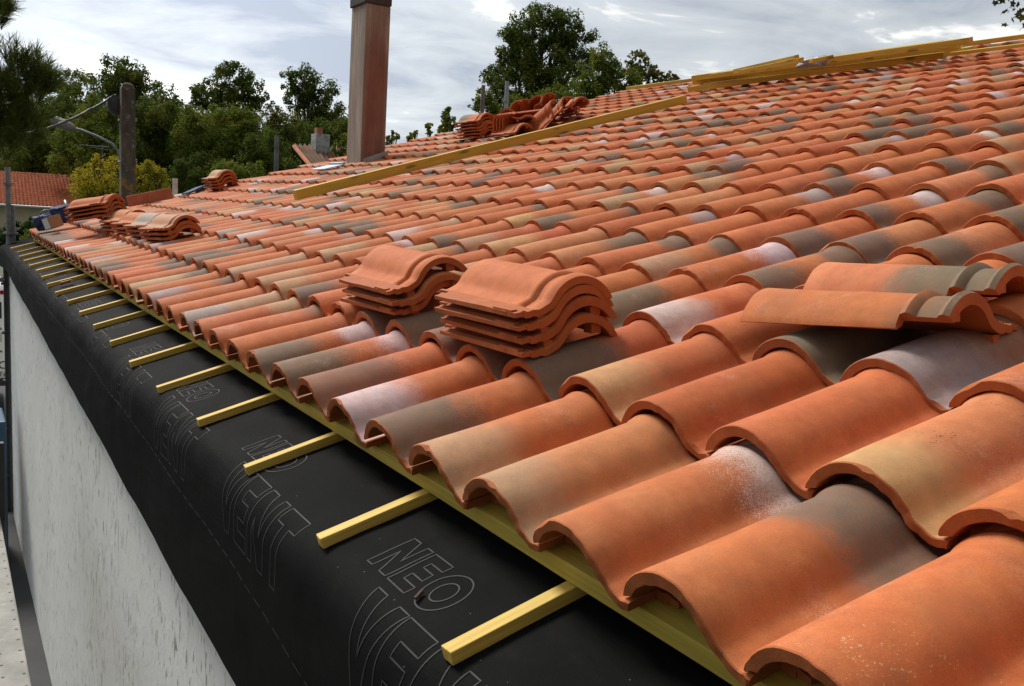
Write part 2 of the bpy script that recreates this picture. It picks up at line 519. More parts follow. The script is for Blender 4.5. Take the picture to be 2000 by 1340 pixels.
L_MID = leaf_mat('leaf_mid', (0.085, 0.125, 0.019), (0.177, 0.212, 0.037), (0.212, 0.205, 0.028))
L_YEL = leaf_mat('leaf_yellow_green', (0.297, 0.250, 0.020), (0.486, 0.392, 0.034), (0.216, 0.216, 0.024))
L_AUT = leaf_mat('leaf_turning', (0.090, 0.105, 0.024), (0.225, 0.195, 0.042), (0.075, 0.105, 0.024))
L_PINE = leaf_mat('pine_needle', (0.040, 0.060, 0.014), (0.110, 0.135, 0.030), None, 0.42)
L_HEDGE = leaf_mat('hedge_leaf', (0.016, 0.036, 0.010), (0.045, 0.075, 0.02))

# ------------------------------------------------------------------ roof tiles
PROF = [(-0.264, -0.2720), (-0.254, -0.2360), (-0.236, -0.2074), (-0.200, -0.1556), (-0.155, -0.1072), (-0.109, -0.0699), (-0.050, -0.0337), (0.008, -0.0089), (0.070, 0.0079), (0.128, 0.0154), (0.180, 0.0148), (0.227, 0.0086), (0.268, -0.0019), (0.305, -0.0149), (0.345, -0.0319), (0.381, -0.0510), (0.420, -0.0775), (0.452, -0.1040), (0.480, -0.1320), (0.504, -0.1610), (0.524, -0.1870), (0.541, -0.2080), (.558, -.2270), (.582, -.246), (.615, -.260), (.650, -.277), (.685, -.293), (.715, -.298), (.745, -.289),
        (.766, -.288), (.790, -.292), (.812, -.300), (.840, -.302), (.866, -.290), (.890, -.290), (.915, -.303), (.955, -.306), (.975, -.308)]
THK = 0.083


def tile_mesh(name, quality, seed=0, notch=False, mirror=False, straight=False):
    rnd = random.Random(seed)
    pr = PROF if quality == 2 else [PROF[i] for i in (0, 2, 4, 5, 6, 7, 8, 9, 10, 11, 12, 13, 15, 17, 19, 21, 23, 25, 27, 28, 31, 35)]
    top = np.array(pr) * P
    k = len(top)
    tan = np.gradient(top, axis=0)
    tan /= np.linalg.norm(tan, axis=1)[:, None]
    nor = np.c_[-tan[:, 1], tan[:, 0]]
    th = np.interp(top[:, 0] / P, [-.3, 0, .2, .55, .75, 1], [THK * P, .086 * P, .084 * P, .072 * P, .070 * P, .066 * P])
    th[0] *= 0.30
    th[1] *= 0.75 if quality == 2 else 1
    th[top[:, 0] > .90 * P] *= .7
    bot = top - nor * th[:, None]
    if quality == 2:
        L = [0, .0022, .05, .11, .17, .23, .29, .332, .340, .350, .358, .364, .388, .394, .404, .420, .430]
        rib = [0, 0, 0, 0, 0, 0, 0, 0, .004, .0065, .004, -.004, -.004, .003, .006, .005, .001]
    else:
        L = [0, .003, .17, .345, .43]
        rib = [0] * 5
    if notch:
        L = [0, .0022, .05, .11, .17, .23, .29, .330, .338, .3395, .346, .353, .360, .368, .405, .412, .420, .430]
        rib = [0, 0, 0, 0, 0, 0, 0, 0, 0, .002, .006, .010, .006, -.003, -.003, .006, .010, .005]
    vs, loc = [], []
    ph = [rnd.uniform(0, 6.28) for _ in range(6)]
    lo_ = np.array([.0011 * math.sin(i * .55 + ph[0]) + .0007 * math.sin(i * 1.7 + ph[1]) + rnd.gauss(0, .00025) for i in range(k)])
    chips = {}
    if quality == 2:
        for _ in range(rnd.choice((0, 1, 1, 2))):
            ci = rnd.randrange(3, k - 6)
            for w_, a_ in ((-1, .5), (0, 1), (1, .6)):
                chips[ci + w_] = a_ * rnd.uniform(.003, .007)
    for j, l in enumerate(L):
        jt = top.copy()
        jb = bot.copy()
        if j == 0:
            jt = jt - nor * .0016
            jb = jb + nor * .0008
            if quality == 2:
                jb = jb + nor * np.array([abs(rnd.gauss(0, .0009)) + (.003 if rnd.random() < .06 else 0) for _ in range(k)])[:, None]
        # the head of the tile is a little narrower so that it slides under the next one
        taper = 1 - .095 * l / .43
        cx = .45 * P
        zb = -.30 * P
        ribk = rib[j]
        for i in range(k):
            s = rib[j] if pr[i][0] < .74 else 0
            q = jt[i] + nor[i] * s
            if quality == 2:
                q = q + np.array([0, .0010 * math.sin(l * 9 + ph[2]) * math.sin(i * .3 + ph[3]) + .0007 * math.sin(l * 21 + ph[4] + i * .2)])
            le = lo_[i] if j < 2 else 0
            if j == 0 and i in chips:
                q = q - nor[i] * chips[i]
            if j == 1 and i in chips:
                le += chips[i]
            ex = rnd.gauss(0, .0012) if (i >= k - 2 and quality == 2) else 0
            tp_ = taper if pr[i][0] < .60 else 1 + (taper - 1) * max(0, (.75 - pr[i][0]) / .15)
            vs.append((cx + (q[0] - cx) * tp_ + ex, l + le, (zb + (q[1] - zb) * tp_) if q[1] > zb else q[1]))
        for i in range(k):
            q = jb[i]
            dz = .006 if (quality == 2 and l > .33) and pr[i][0] < .7 else 0
            tp_ = taper if pr[i][0] < .60 else 1 + (taper - 1) * max(0, (.75 - pr[i][0]) / .15)
            vs.append((cx + (q[0] - cx) * tp_, l + (lo_[i] if j < 2 else 0), (zb + (q[1] - zb) * tp_) if q[1] > zb else q[1]))
    n = 2 * k
    fs, ms = [], []
    for j in range(len(L) - 1):
        a, b = j * n, (j + 1) * n
        for i in range(k - 1):
            if notch and L[j] >= .339 and pr[i + 1][0] < -.19:
                continue
            if quality == 2 and L[j + 1] <= .051 and pr[i][0] > .785:
                continue
            fs.append((a + i, a + i + 1, b + i + 1, b + i)); ms.append(1 if (j == 0 or pr[i][0] > .735) else 0)
            fs.append((a + k + i, b + k + i, b + k + i + 1, a + k + i + 1)); ms.append(1)
        if not (notch and L[j] >= .339):
            fs.append((a, b, b + k, a + k)); ms.append(1)
        else:
            i0 = [i for i in range(k) if pr[i][0] < -.19][-1] + 0
            fs.append((a + i0, b + i0, b + k + i0, a + k + i0)); ms.append(1)
        if quality == 2 and L[j + 1] <= .051:
            i0 = [i for i in range(k) if pr[i][0] <= .785][-1] + 1
            fs.append((a + i0, a + k + i0, b + k + i0, b + i0)); ms.append(1)
        else:
            fs.append((a + k - 1, a + 2 * k - 1, b + 2 * k - 1, b + k - 1)); ms.append(1)
    for i in range(k - 1):
        a = 2 * n if (quality == 2 and pr[i][0] > .785) else 0
        fs.append((a + i, a + k + i, a + k + i + 1, a + i + 1)); ms.append(1)
        e = (len(L) - 1) * n
        if not (notch and pr[i + 1][0] < -.19):
            fs.append((e + i, e + i + 1, e + k + i + 1, e + k + i)); ms.append(1)
    if notch:
        j = L.index(.3395) if quality == 2 else 3
        a = j * n
        for i in range(k - 1):
            if pr[i + 1][0] < -.19:
                fs.append((a + i, a + i + 1, a + k + i + 1, a + k + i)); ms.append(1)
    if quality == 2:
        # lug under the trough at the head, thicker tabs on the flange
        b = len(vs)
        for (x0, x1, y0, y1, z0, z1) in ((.60 * P, .70 * P, .395, .425, -.45 * P, -.37 * P), (.90 * P, .972 * P, .335, .412, -.352 * P, -.286 * P), (-.02 * P, .10 * P, .39, .42, -.22 * P, -.115 * P)):
            b = len(vs)
            vs += [(x, y, z) for z in (z0, z1) for y in (y0, y1) for x in (x0, x1)]
            for f in [(0, 2, 3, 1), (4, 5, 7, 6), (0, 1, 5, 4), (2, 6, 7, 3), (0, 4, 6, 2), (1, 3, 7, 5)]:
                fs.append(tuple(b + q for q in f)); ms.append(1)
    if mirror:
        vs = [(-x, y, z) for x, y, z in vs]
        fs = [tuple(reversed(f)) for f in fs]
    me = bpy.data.meshes.new(name)
    me.from_pydata(vs, [], fs)
    me.materials.append(M_TILE)
    me.materials.append(M_RAW)
    me.polygons.foreach_set('material_index', ms)
    me.polygons.foreach_set('use_smooth', [True] * len(fs))
    me.update()
    me.set_sharp_from_angle(angle=math.radians(42))
    me.attributes.new('tl', 'FLOAT', 'POINT').data.foreach_set('value', [v[1] / CRS for v in vs])
    me.attributes.new('pos', 'FLOAT_VECTOR', 'POINT')
    for nme in ('baseC', 'lowC', 'upC'):
        me.attributes.new(nme, 'FLOAT_COLOR', 'POINT')
    return me


def paint(me, col, seed):
    n = len(me.vertices)
    co = np.empty(n * 3, dtype=np.float32)
    me.vertices.foreach_get('co', co)
    r = random.Random(seed)
    off = np.array([r.uniform(0, 40), r.uniform(0, 40), r.uniform(0, 40)], dtype=np.float32)
    me.attributes['pos'].data.foreach_set('vector', (co.reshape(-1, 3) + off).ravel())
    for nme, c in zip(('baseC', 'lowC', 'upC'), col):
        me.attributes[nme].data.foreach_set('color', np.tile(np.array(c, dtype=np.float32), n))


TINT = {'orange': (.495, .130, .038), 'deep orange': (.435, .096, .027), 'pale orange': (.51, .170, .062), 'beige': (.44, .245, .130), 'yellowish beige': (.50, .285, .118),
        'grey-brown': (.165, .110, .075), 'olive-grey': (.160, .122, .074), 'brown': (.235, .112, .068), 'pinkish white': (.58, .44, .42), 'lilac-grey': (.36, .27, .25)}


def scheme(base, low=None, lx=-2, up=None, ux=3, dots=0.0, rnd=random):
    j = lambda c, s=.06: tuple(max(.01, v * rnd.uniform(1 - s, 1 + s)) for v in c)
    b = j(TINT[base])
    return (b + (dots,), (j(TINT[low]) if low else b) + (lx if low else -2.0,), (j(TINT[up]) if up else b) + (ux if up else 3.0,)), (base, low, up)


def random_scheme(r):
    q = r.random()
    base = 'orange' if q < .55 else ('deep orange' if q < .7 else 'pale orange')
    low = up = None
    lx, ux = -2, 3
    q = r.random()
    if q < .12: low, lx = 'beige', r.uniform(.25, .7)
    elif q < .15: low, lx = 'yellowish beige', r.uniform(.3, .7)
    elif q < .29: low, lx = 'grey-brown', r.uniform(.3, .75)
    elif q < .33: low, lx = 'olive-grey', r.uniform(.3, .7)
    elif q < .40: low, lx = 'pinkish white', r.uniform(.3, .6)
    elif q < .42: low, lx = 'lilac-grey', r.uniform(.3, .65)
    q = r.random()
    if q < .17: up, ux = 'grey-brown', r.uniform(.6, .85)
    elif q < .23: up, ux = 'olive-grey', r.uniform(.6, .85)
    elif q < .31: up, ux = 'pinkish white', r.uniform(.68, .88)
    elif q < .35: up, ux = 'lilac-grey', r.uniform(.7, .88)
    elif q < .41: up, ux = 'beige', r.uniform(.55, .8)
    return scheme(base, low, lx, up, ux, r.choice((0, 0, .35, .2, .5, -.3)), r)


O, D_, B, Y, G, OL, BR, PW, LG, PO = 'orange', 'deep orange', 'beige', 'yellowish beige', 'grey-brown', 'olive-grey', 'brown', 'pinkish white', 'lilac-grey', 'pale orange'
NEAR = {  # (course, column): what the photograph shows on the nearest tiles
    (0, -1): (O,), (0, 0): (O, None, -2, None, 3, -.8), (0, 1): (O, None, -2, G, .66), (0, 2): (O, None, -2, PW, .84), (0, 3): (PO, B, .34), (0, 4): (O, B, .40),
    (0, 5): (O, G, .55), (0, 6): (O, PW, .50), (0, 7): (O, BR, .66), (0, 8): (O, G, .50, PW, .80), (0, 9): (O, G, .45, PW, .74), (0, 10): (O,), (0, 11): (O, None, -2, BR, .9),
    (0, 12): (O, None, -2, B, .72), (0, 13): (B, LG, .48), (0, 14): (O,), (0, 15): (O,), (0, 16): (O, LG, .45, G, .8), (0, 17): (O,), (0, 18): (B, None, -2, G, .7), (0, 19): (O,), (0, 20): (O, None, -2, G, .7),
    (0, 21): (O, None, -2, G, .66), (0, 22): (O, G, .42), (0, 23): (O, G, .45), (0, 24): (O, B, .5), (0, 25): (O, LG, .45), (0, 26): (O,), (0, 28): (B, G, .5), (0, 30): (O, PW, .5), (0, 32): (O,),
    (0, 34): (D_, G, .5), (0, 35): (O, G, .5), (0, 36): (O, G, .55), (0, 37): (O, G, .6), (0, 38): (O, G, .55), (0, 39): (O, G, .6), (0, 42): (O,), (0, 43): (O,),
    (1, 0): (O,), (1, 1): (PO, Y, .30, None, 3, .9), (1, 2): (O,), (1, 3): (D_,), (1, 4): (O, Y, .40), (1, 5): (D_, G, .62), (1, 6): (O, G, .7), (1, 7): (BR,), (1, 8): (O, G, .6), (1, 9): (O, G, .6), (1, 10): (O,), (1, 11): (O,),
    (1, 12): (O, G, .4), (1, 13): (O, B, .4), (1, 14): (O, B, .6), (1, 15): (O,), (1, 16): (B,), (1, 17): (O,), (1, 18): (O,),
    (2, 0): (O,), (2, 1): (O,), (2, 2): (BR, LG, .60), (2, 3): (OL,), (2, 4): (O,), (2, 5): (O, PW, .40), (2, 6): (O, OL, .6), (2, 7): (O, PW, .3), (2, 8): (O, G, .7), (2, 9): (O,), (2, 10): (O, B, .5),
    (3, 3): (O,), (3, 4): (O,), (3, 5): (O, G, .34, G, .72), (3, 6): (O, None, -2, PW, .72), (3, 7): (O, B, .5, G, .85), (3, 8): (O, None, -2, G, .8),
    (4, 3): (D_, G, .5), (4, 4): (PO, G, .46), (4, 5): (PO, G, .42), (4, 6): (O, G, .52), (4, 7): (O,), (4, 8): (O,), (4, 9): (O, None, -2, LG, .7),
    (5, 3): (O, G, .6), (5, 4): (O, G, .45), (5, 5): (O, None, -2, G, .66), (5, 6): (O, G, .34, PW, .75), (5, 7): (O,), (5, 8): (O, None, -2, LG, .72), (5, 9): (O,),
    (6, 5): (O,), (6, 6): (PO, None, -2, G, .72), (6, 7): (O,), (6, 8): (O, G, .45, PW, .78), (6, 9): (O, None, -2, G, .8), (6, 10): (O,),
}
NROWS, CMAX = 22, 43
ORD = ['', 'first', 'second', 'third', 'fourth', 'fifth', 'sixth', 'seventh', 'eighth', 'ninth', 'tenth', 'eleventh', 'twelfth', 'thirteenth', 'fourteenth', 'fifteenth', 'sixteenth', 'seventeenth', 'eighteenth', 'nineteenth']
TENS = {2: ('twenty', 'twentieth'), 3: ('thirty', 'thirtieth'), 4: ('forty', 'fortieth'), 5: ('fifty', 'fiftieth')}


def ordinal(k):
    if k < 20: return ORD[k]
    t, u = divmod(k, 10)
    return TENS[t][1] if u == 0 else TENS[t][0] + '-' + ORD[u]


def nose(r, c):
    dn = ROW_DN[r] if r < 7 else 0.0
    dvv = ROW_DV[r] if r < 7 else 0.0
    return c * P, r * CRS + dvv, dn


def screen_area(r, c):
    u, v, n = nose(r, c)
    # -x of the tile is +u
    pts = [rw(u + .26 * P, v, n - .05), rw(u, v, n), rw(u - .72 * P, v, n - .06), rw(u - .72 * P, v + CRS, n - .06), rw(u, v + CRS, n - .015), rw(u + .26 * P, v + CRS, n - .06)]
    q = [proj(p) for p in pts]
    if min(a[2] for a in q) < .1:
        return 0, False
    xs, ys = [a[0] for a in q], [a[1] for a in q]
    near = max(xs) > -120 and min(xs) < 2350 and max(ys) > -60 and min(ys) < 1560
    w = max(0, min(2000, max(xs)) - max(0, min(xs)))
    h = max(0, min(1340, max(ys)) - max(0, min(ys)))
    full = max(1e-6, (max(xs) - min(xs)) * (max(ys) - min(ys)))
    a = 0.5 * abs(sum(xs[i] * ys[(i + 1) % 6] - xs[(i + 1) % 6] * ys[i] for i in range(6)))
    return a * (w * h) / full, near


def build_tiles():
    rnd = random.Random(11)
    hi = [tile_mesh('clay_tile', 2, s) for s in range(9)]
    lo = tile_mesh('clay_tile', 1, 0)
    cells = []
    for r in range(NROWS):
        for c in range(-10, CMAX + 1):
            a, near = screen_area(r, c)
            cells.append((a if near else 0, r, c))
    seen = {}
    for a, r, c in sorted(cells, key=lambda q: q[2]):
        if a > 12:
            seen.setdefault(r, []).append(c)
    # tiles wholly under a stack, the bag or the timber show nothing
    ranked = sorted(cells, reverse=True)
    single = set((r, c) for a, r, c in ranked[:300] if a > 12)
    sv, sf, sm, sa = [], [], [], {'tl': [], 'pos': [], 'baseC': [], 'lowC': [], 'upC': []}
    nlo = len(lo.vertices)
    lco = np.array([v.co[:] for v in lo.vertices])
    lfa = [tuple(p.vertices) for p in lo.polygons]
    lmi = [p.material_index for p in lo.polygons]
    ltl = lco[:, 1] / CRS
    for a, r, c in sorted(cells, key=lambda q: (q[1], q[2])):
        rr = random.Random(r * 977 + c * 31 + 5)
        if (r, c) in NEAR:
            col, names = scheme(*NEAR[(r, c)], **{'rnd': rr}) if len(NEAR[(r, c)]) < 6 else scheme(*NEAR[(r, c)][:6], rnd=rr)
        else:
            col, names = random_scheme(rr)
        u, v, n = nose(r, c)
        u += rr.gauss(0, .0016); v += rr.gauss(0, .0028 if r else .0018); n += rr.gauss(0, .0011)
        tilt = math.radians(3.25 + rr.gauss(0, .3))
        yaw = rr.gauss(0, .007)
        ya = (VD * math.cos(tilt) - ND * math.sin(tilt) + UD * yaw).normalized()
        xa = (-UD + VD * yaw).normalized()
        za = xa.cross(ya).normalized()
        xa = ya.cross(za)
        M = frame(rw(u, v, n), xa, ya, za)
        if (r, c) in single:
            me = hi[rr.randrange(9)].copy()
            paint(me, col, r * 100 + c)
            o = bpy.data.objects.new('clay_tile', me)
            COL.objects.link(o)
            o.matrix_world = M
            k = len(seen[r]) and (seen[r].index(c) + 1 if c in seen[r] else 1)
            d = {'orange': 'orange', 'deep orange': 'deep orange', 'pale orange': 'pale orange', 'beige': 'beige', 'brown': 'brown', 'olive-grey': 'olive-grey'}[names[0]] + ' clay tile'
            if names[1]: d += ', %s foot' % names[1]
            if names[2]: d += ', %s head' % names[2]
            w = 'eave course' if r == 0 else '%s course up' % ordinal(r + 1)
            tag(o, '%s, %s from right, %s' % (d, ordinal(k), w), 'tile', 'tiles laid in courses on the roof')
        else:
            R3 = np.array(M.to_3x3())
            w = lco @ R3.T + np.array(M.translation)
            b = len(sv) * nlo
            sv.append(w)
            sf += [tuple(i + b for i in f) for f in lfa]
            sm += lmi
            sa['tl'].append(ltl)
            sa['pos'].append(lco + np.array([rr.uniform(0, 40) for _ in range(3)]))
            for nme, cc in zip(('baseC', 'lowC', 'upC'), col):
                sa[nme].append(np.tile(np.array(cc), (nlo, 1)))
    me = bpy.data.meshes.new('clay_tiles')
    me.from_pydata(np.concatenate(sv).tolist(), [], sf)
    me.materials.append(M_TILE); me.materials.append(M_RAW)
    me.polygons.foreach_set('material_index', sm)
    me.polygons.foreach_set('use_smooth', [True] * len(sf))
    me.update()
    me.set_sharp_from_angle(angle=math.radians(42))
    me.attributes.new('tl', 'FLOAT', 'POINT').data.foreach_set('value', np.concatenate(sa['tl']).astype(np.float32))
    me.attributes.new('pos', 'FLOAT_VECTOR', 'POINT').data.foreach_set('vector', np.concatenate(sa['pos']).astype(np.float32).ravel())
    for nme in ('baseC', 'lowC', 'upC'):
        me.attributes.new(nme, 'FLOAT_COLOR', 'POINT').data.foreach_set('color', np.concatenate(sa[nme]).astype(np.float32).ravel())
    o = bpy.data.objects.new('clay_tiles', me)
    COL.objects.link(o)
    tag(o, 'the smaller, far clay tiles of the roof up to the ridge', 'tiles', kind='stuff')
    print('cells', len(cells), 'single', len(single), 'stuff tiles', len(sv))


build_tiles()
HI = [tile_mesh('stacked_tile', 2, s) for s in range(20, 24)]
HI_M = tile_mesh('loose_tile', 2, 31, notch=True, mirror=True)


def put_tile(name, M, col, label, group=None, mesh=None, seed=0, cat='tile'):
    me = (mesh or HI[seed % 4]).copy()
    paint(me, col, seed + 5000)
    o = bpy.data.objects.new(name, me)
    COL.objects.link(o)
    o.matrix_world = M
    return tag(o, label, cat, group)


def stack(u_near, v_low, n0, count, cols, labels, group, seed, dz=.0292, roll=.165, yaw=0.0, L=.43, jit=.008):
    """tiles lying across the slope, heads towards -u, troughs down-slope; labels from the bottom up"""
    r = random.Random(seed)
    for k in range(count):
        yw = yaw + r.gauss(0, .012)
        ya = (-UD * math.cos(yw) + VD * math.sin(yw)).normalized()
        rl = roll + r.gauss(0, .022)
        xa = ya.cross(ND).normalized()
        xa = (xa * math.cos(rl) + ND * math.sin(rl)).normalized()
        za = xa.cross(ya).normalized()
        # near trough corner of the tile sits at (u_near, v_low)
        near = rw(u_near + r.gauss(0, jit), v_low + r.gauss(0, jit * .6), n0 + .020 + dz * k)
        o = near - ya * L - xa * (.975 * P) + za * (.308 * P)
        c, _ = scheme(*cols[k], rnd=r)
        put_tile('stacked_tile', frame(o, xa, ya, za), c, labels[k], group, seed=seed * 10 + k)
# ------------------------------------------------------------------ the house under the tiles
RIDGE_V = 7.56
MEM_N = -.152


def build_house():
    h = empty('house', (-.15, 4, -3.0))
    tag(h, 'white rendered house whose clay tile roof is being laid', 'house')
    xr = RIDGE_V * CT
    zr = RIDGE_V * ST
    y0, y1 = -3.2, 9.85
    wx = -.150
    zt = -.30
    m = MB()
    xb = 2 * xr - wx
    d = .20
    # walls with their gables (ring)
    def gable(y, yy):
        pts = [(wx, -3.05), (xb, -3.05), (xb, zt), (xr, zr - .30), (wx, zt)]
        vs = [(x, y, z) for x, z in pts] + [(x, yy, z) for x, z in pts]
        m.add(vs, [(0, 1, 2, 3, 4), (9, 8, 7, 6, 5)] + [(i, 5 + i, 5 + (i + 1) % 5, (i + 1) % 5) for i in range(5)])
    gable(y0, y0 + d)
    gable(y1 - d, y1)
    m.abox(wx, wx + d, y0 + d, y1 - d, -3.05, zt)
    m.abox(xb - d, xb, y0 + d, y1 - d, -3.05, zt)
    m.build('wall', M_WALL, h)
    # boarded roof slopes
    m = MB()
    a, b = -.17, RIDGE_V - .02
    for sgn in (1, -1):
        vs = []
        for n in (-.185, -.158):
            for u in (-3.4, 9.92):
                for v in (a, b):
                    p = rw(u, v, n)
                    vs.append((p.x if sgn > 0 else 2 * xr - p.x, p.y, p.z))
        m.add(vs, [(0, 1, 3, 2), (4, 6, 7, 5), (0, 4, 5, 1), (2, 3, 7, 6), (0, 2, 6, 4), (1, 5, 7, 3)])
    m.build('roof_boarding', M_DECK, h)
    # fascia board behind the membrane
    m = MB()
    m.abox(-.166, -.152, -3.2, 9.85, -.42, -.262)
    m.build('fascia_board', M_DECK, h)
    # chimney
    c0 = Vector((2.735, 7.92, 0))
    m = MB()
    k = Vector((.001, 0, 0))
    w, dp = .250, .37
    base = [(0, 0), (w, 0), (w, dp), (0, dp)]
    vs = []
    for z, sh in ((.62, 0), (1.5, .002), (2.288, .006)):
        for x, y in base:
            vs.append((c0.x + x * (1 - sh) + sh, c0.y + y * (1 - sh), z))
    fs = [(8, 9, 10, 11)]
    for j in range(2):
        fs += [(j * 4 + i, j * 4 + (i + 1) % 4, j * 4 + 4 + (i + 1) % 4, j * 4 + 4 + i) for i in range(4)]
    m.add(vs, fs)
    ch = m.build('chimney', M_CHIM, h, bevel=.008, origin=(c0.x, c0.y, .78))
    m = MB()
    m.abox(c0.x - .012, c0.x + w + .012, c0.y - .012, c0.y + dp + .012, 2.29, 2.42)
    m.abox(c0.x + .05, c0.x + w - .05, c0.y + .05, c0.y + dp - .05, 2.42, 2.62)
    m.build('chimney_cap', M_CAP, ch, bevel=.012)
    # zinc apron and side soaker
    m = MB()
    pts = []
    for (x, dz) in ((0, .03), (w + .02, .05)):
        pts.append((x, dz))
    zs = lambda x: (c0.x + x) * ST / CT - .0
    yn = c0.y - .012
    m.add([(c0.x + .02, yn, zs(.02) - .03), (c0.x + w + .03, yn, zs(w + .03) - .03), (c0.x + w + .03, yn, zs(w) + .055), (c0.x + .02, yn, zs(0) + .03),
           (c0.x + .02, yn + .008, zs(.02) - .03), (c0.x + w + .03, yn + .008, zs(w + .03) - .03), (c0.x + w + .03, yn + .008, zs(w) + .055), (c0.x + .02, yn + .008, zs(0) + .03)],
          [(0, 1, 2, 3), (7, 6, 5, 4), (0, 4, 5, 1), (1, 5, 6, 2), (2, 6, 7, 3), (3, 7, 4, 0)])
    m.build('side_flashing', M_ZINC, ch)
    m = MB()
    o = rw(c0.y + .1, c0.x / CT - .28, .012)
    m.box(o + UD * .08, UD * .20, VD * .10, ND * .003)
    m.box(o + UD * .08 + ND * .010 + VD * .11, UD * .19, VD * .015, ND * .010)
    m.build('apron_flashing', M_ZINC, ch)
    return h


build_house()


# ------------------------------------------------------------------ membrane over the eave
def lower_z(u):
    return -.712 + .031 * u


def mem_flare(u):
    """how far the loose end beyond the house corner stands off the wall"""
    return -.12 * max(0, (u - 9.5) / .9) ** 1.5 if u > 9.5 else 0.0


BR_ = .085     # bend radius
XF = -.202     # hanging face
ANG = math.pi / 2 + TH * -1   # turn from slope direction (down) to vertical
V_END = -.183


def mem_point(u, s):
    """s: distance down the sheet measured from v = 0 on the slope"""
    f = mem_flare(u)
    wob = .0015 * math.sin(u * 2.1) + .001 * math.sin(u * 5.3 + 1)
    # start of bend
    v1 = V_END
    s1 = -v1
    if s <= s1:
        p = rw(u, -s, MEM_N)
        n = ND.copy()
    else:
        a_tot = math.pi / 2 - TH
        arc = BR_ * a_tot
        c = rw(u, v1, MEM_N) - ND * BR_
        if s < s1 + arc:
            a = (s - s1) / BR_
            n = (ND * math.cos(a) - VD * math.sin(a)).normalized()
            p = c + n * BR_
        else:
            n = Vector((-1, 0, 0))
            p = c + n * BR_ - Vector((0, 0, 1)) * (s - s1 - arc)
    drop = max(0.0, (s - s1) / .5) if s > s1 else 0
    if s > .0:
        w = min(1.0, s / .15)
        p = p + n * w * (.0042 * mnoise.noise(Vector((u * 2.6 + s * 3, s * 5.0, 1.7))) + .0022 * mnoise.noise(Vector((u * 7.0 - s * 6, s * 13.0, 4.2))))
    p = p + Vector((f * min(1, drop * 1.6) + wob * drop, 0, 0))
    if s > s1:
        b = .004 * min(1, (s - s1) / .08) * math.exp(-((s - .36) / .12) ** 2) * (math.sin(u * 1.3 + .5) + .5 * math.sin(u * 3.7))
        p = p + Vector((-abs(b), 0, 0))
    return p, n


S_ARC = -V_END + BR_ * (math.pi / 2 - TH)
Z_ARC = (rw(0, V_END, MEM_N) - ND * BR_).z


def s_at_z(z):
    return S_ARC + (Z_ARC - z)


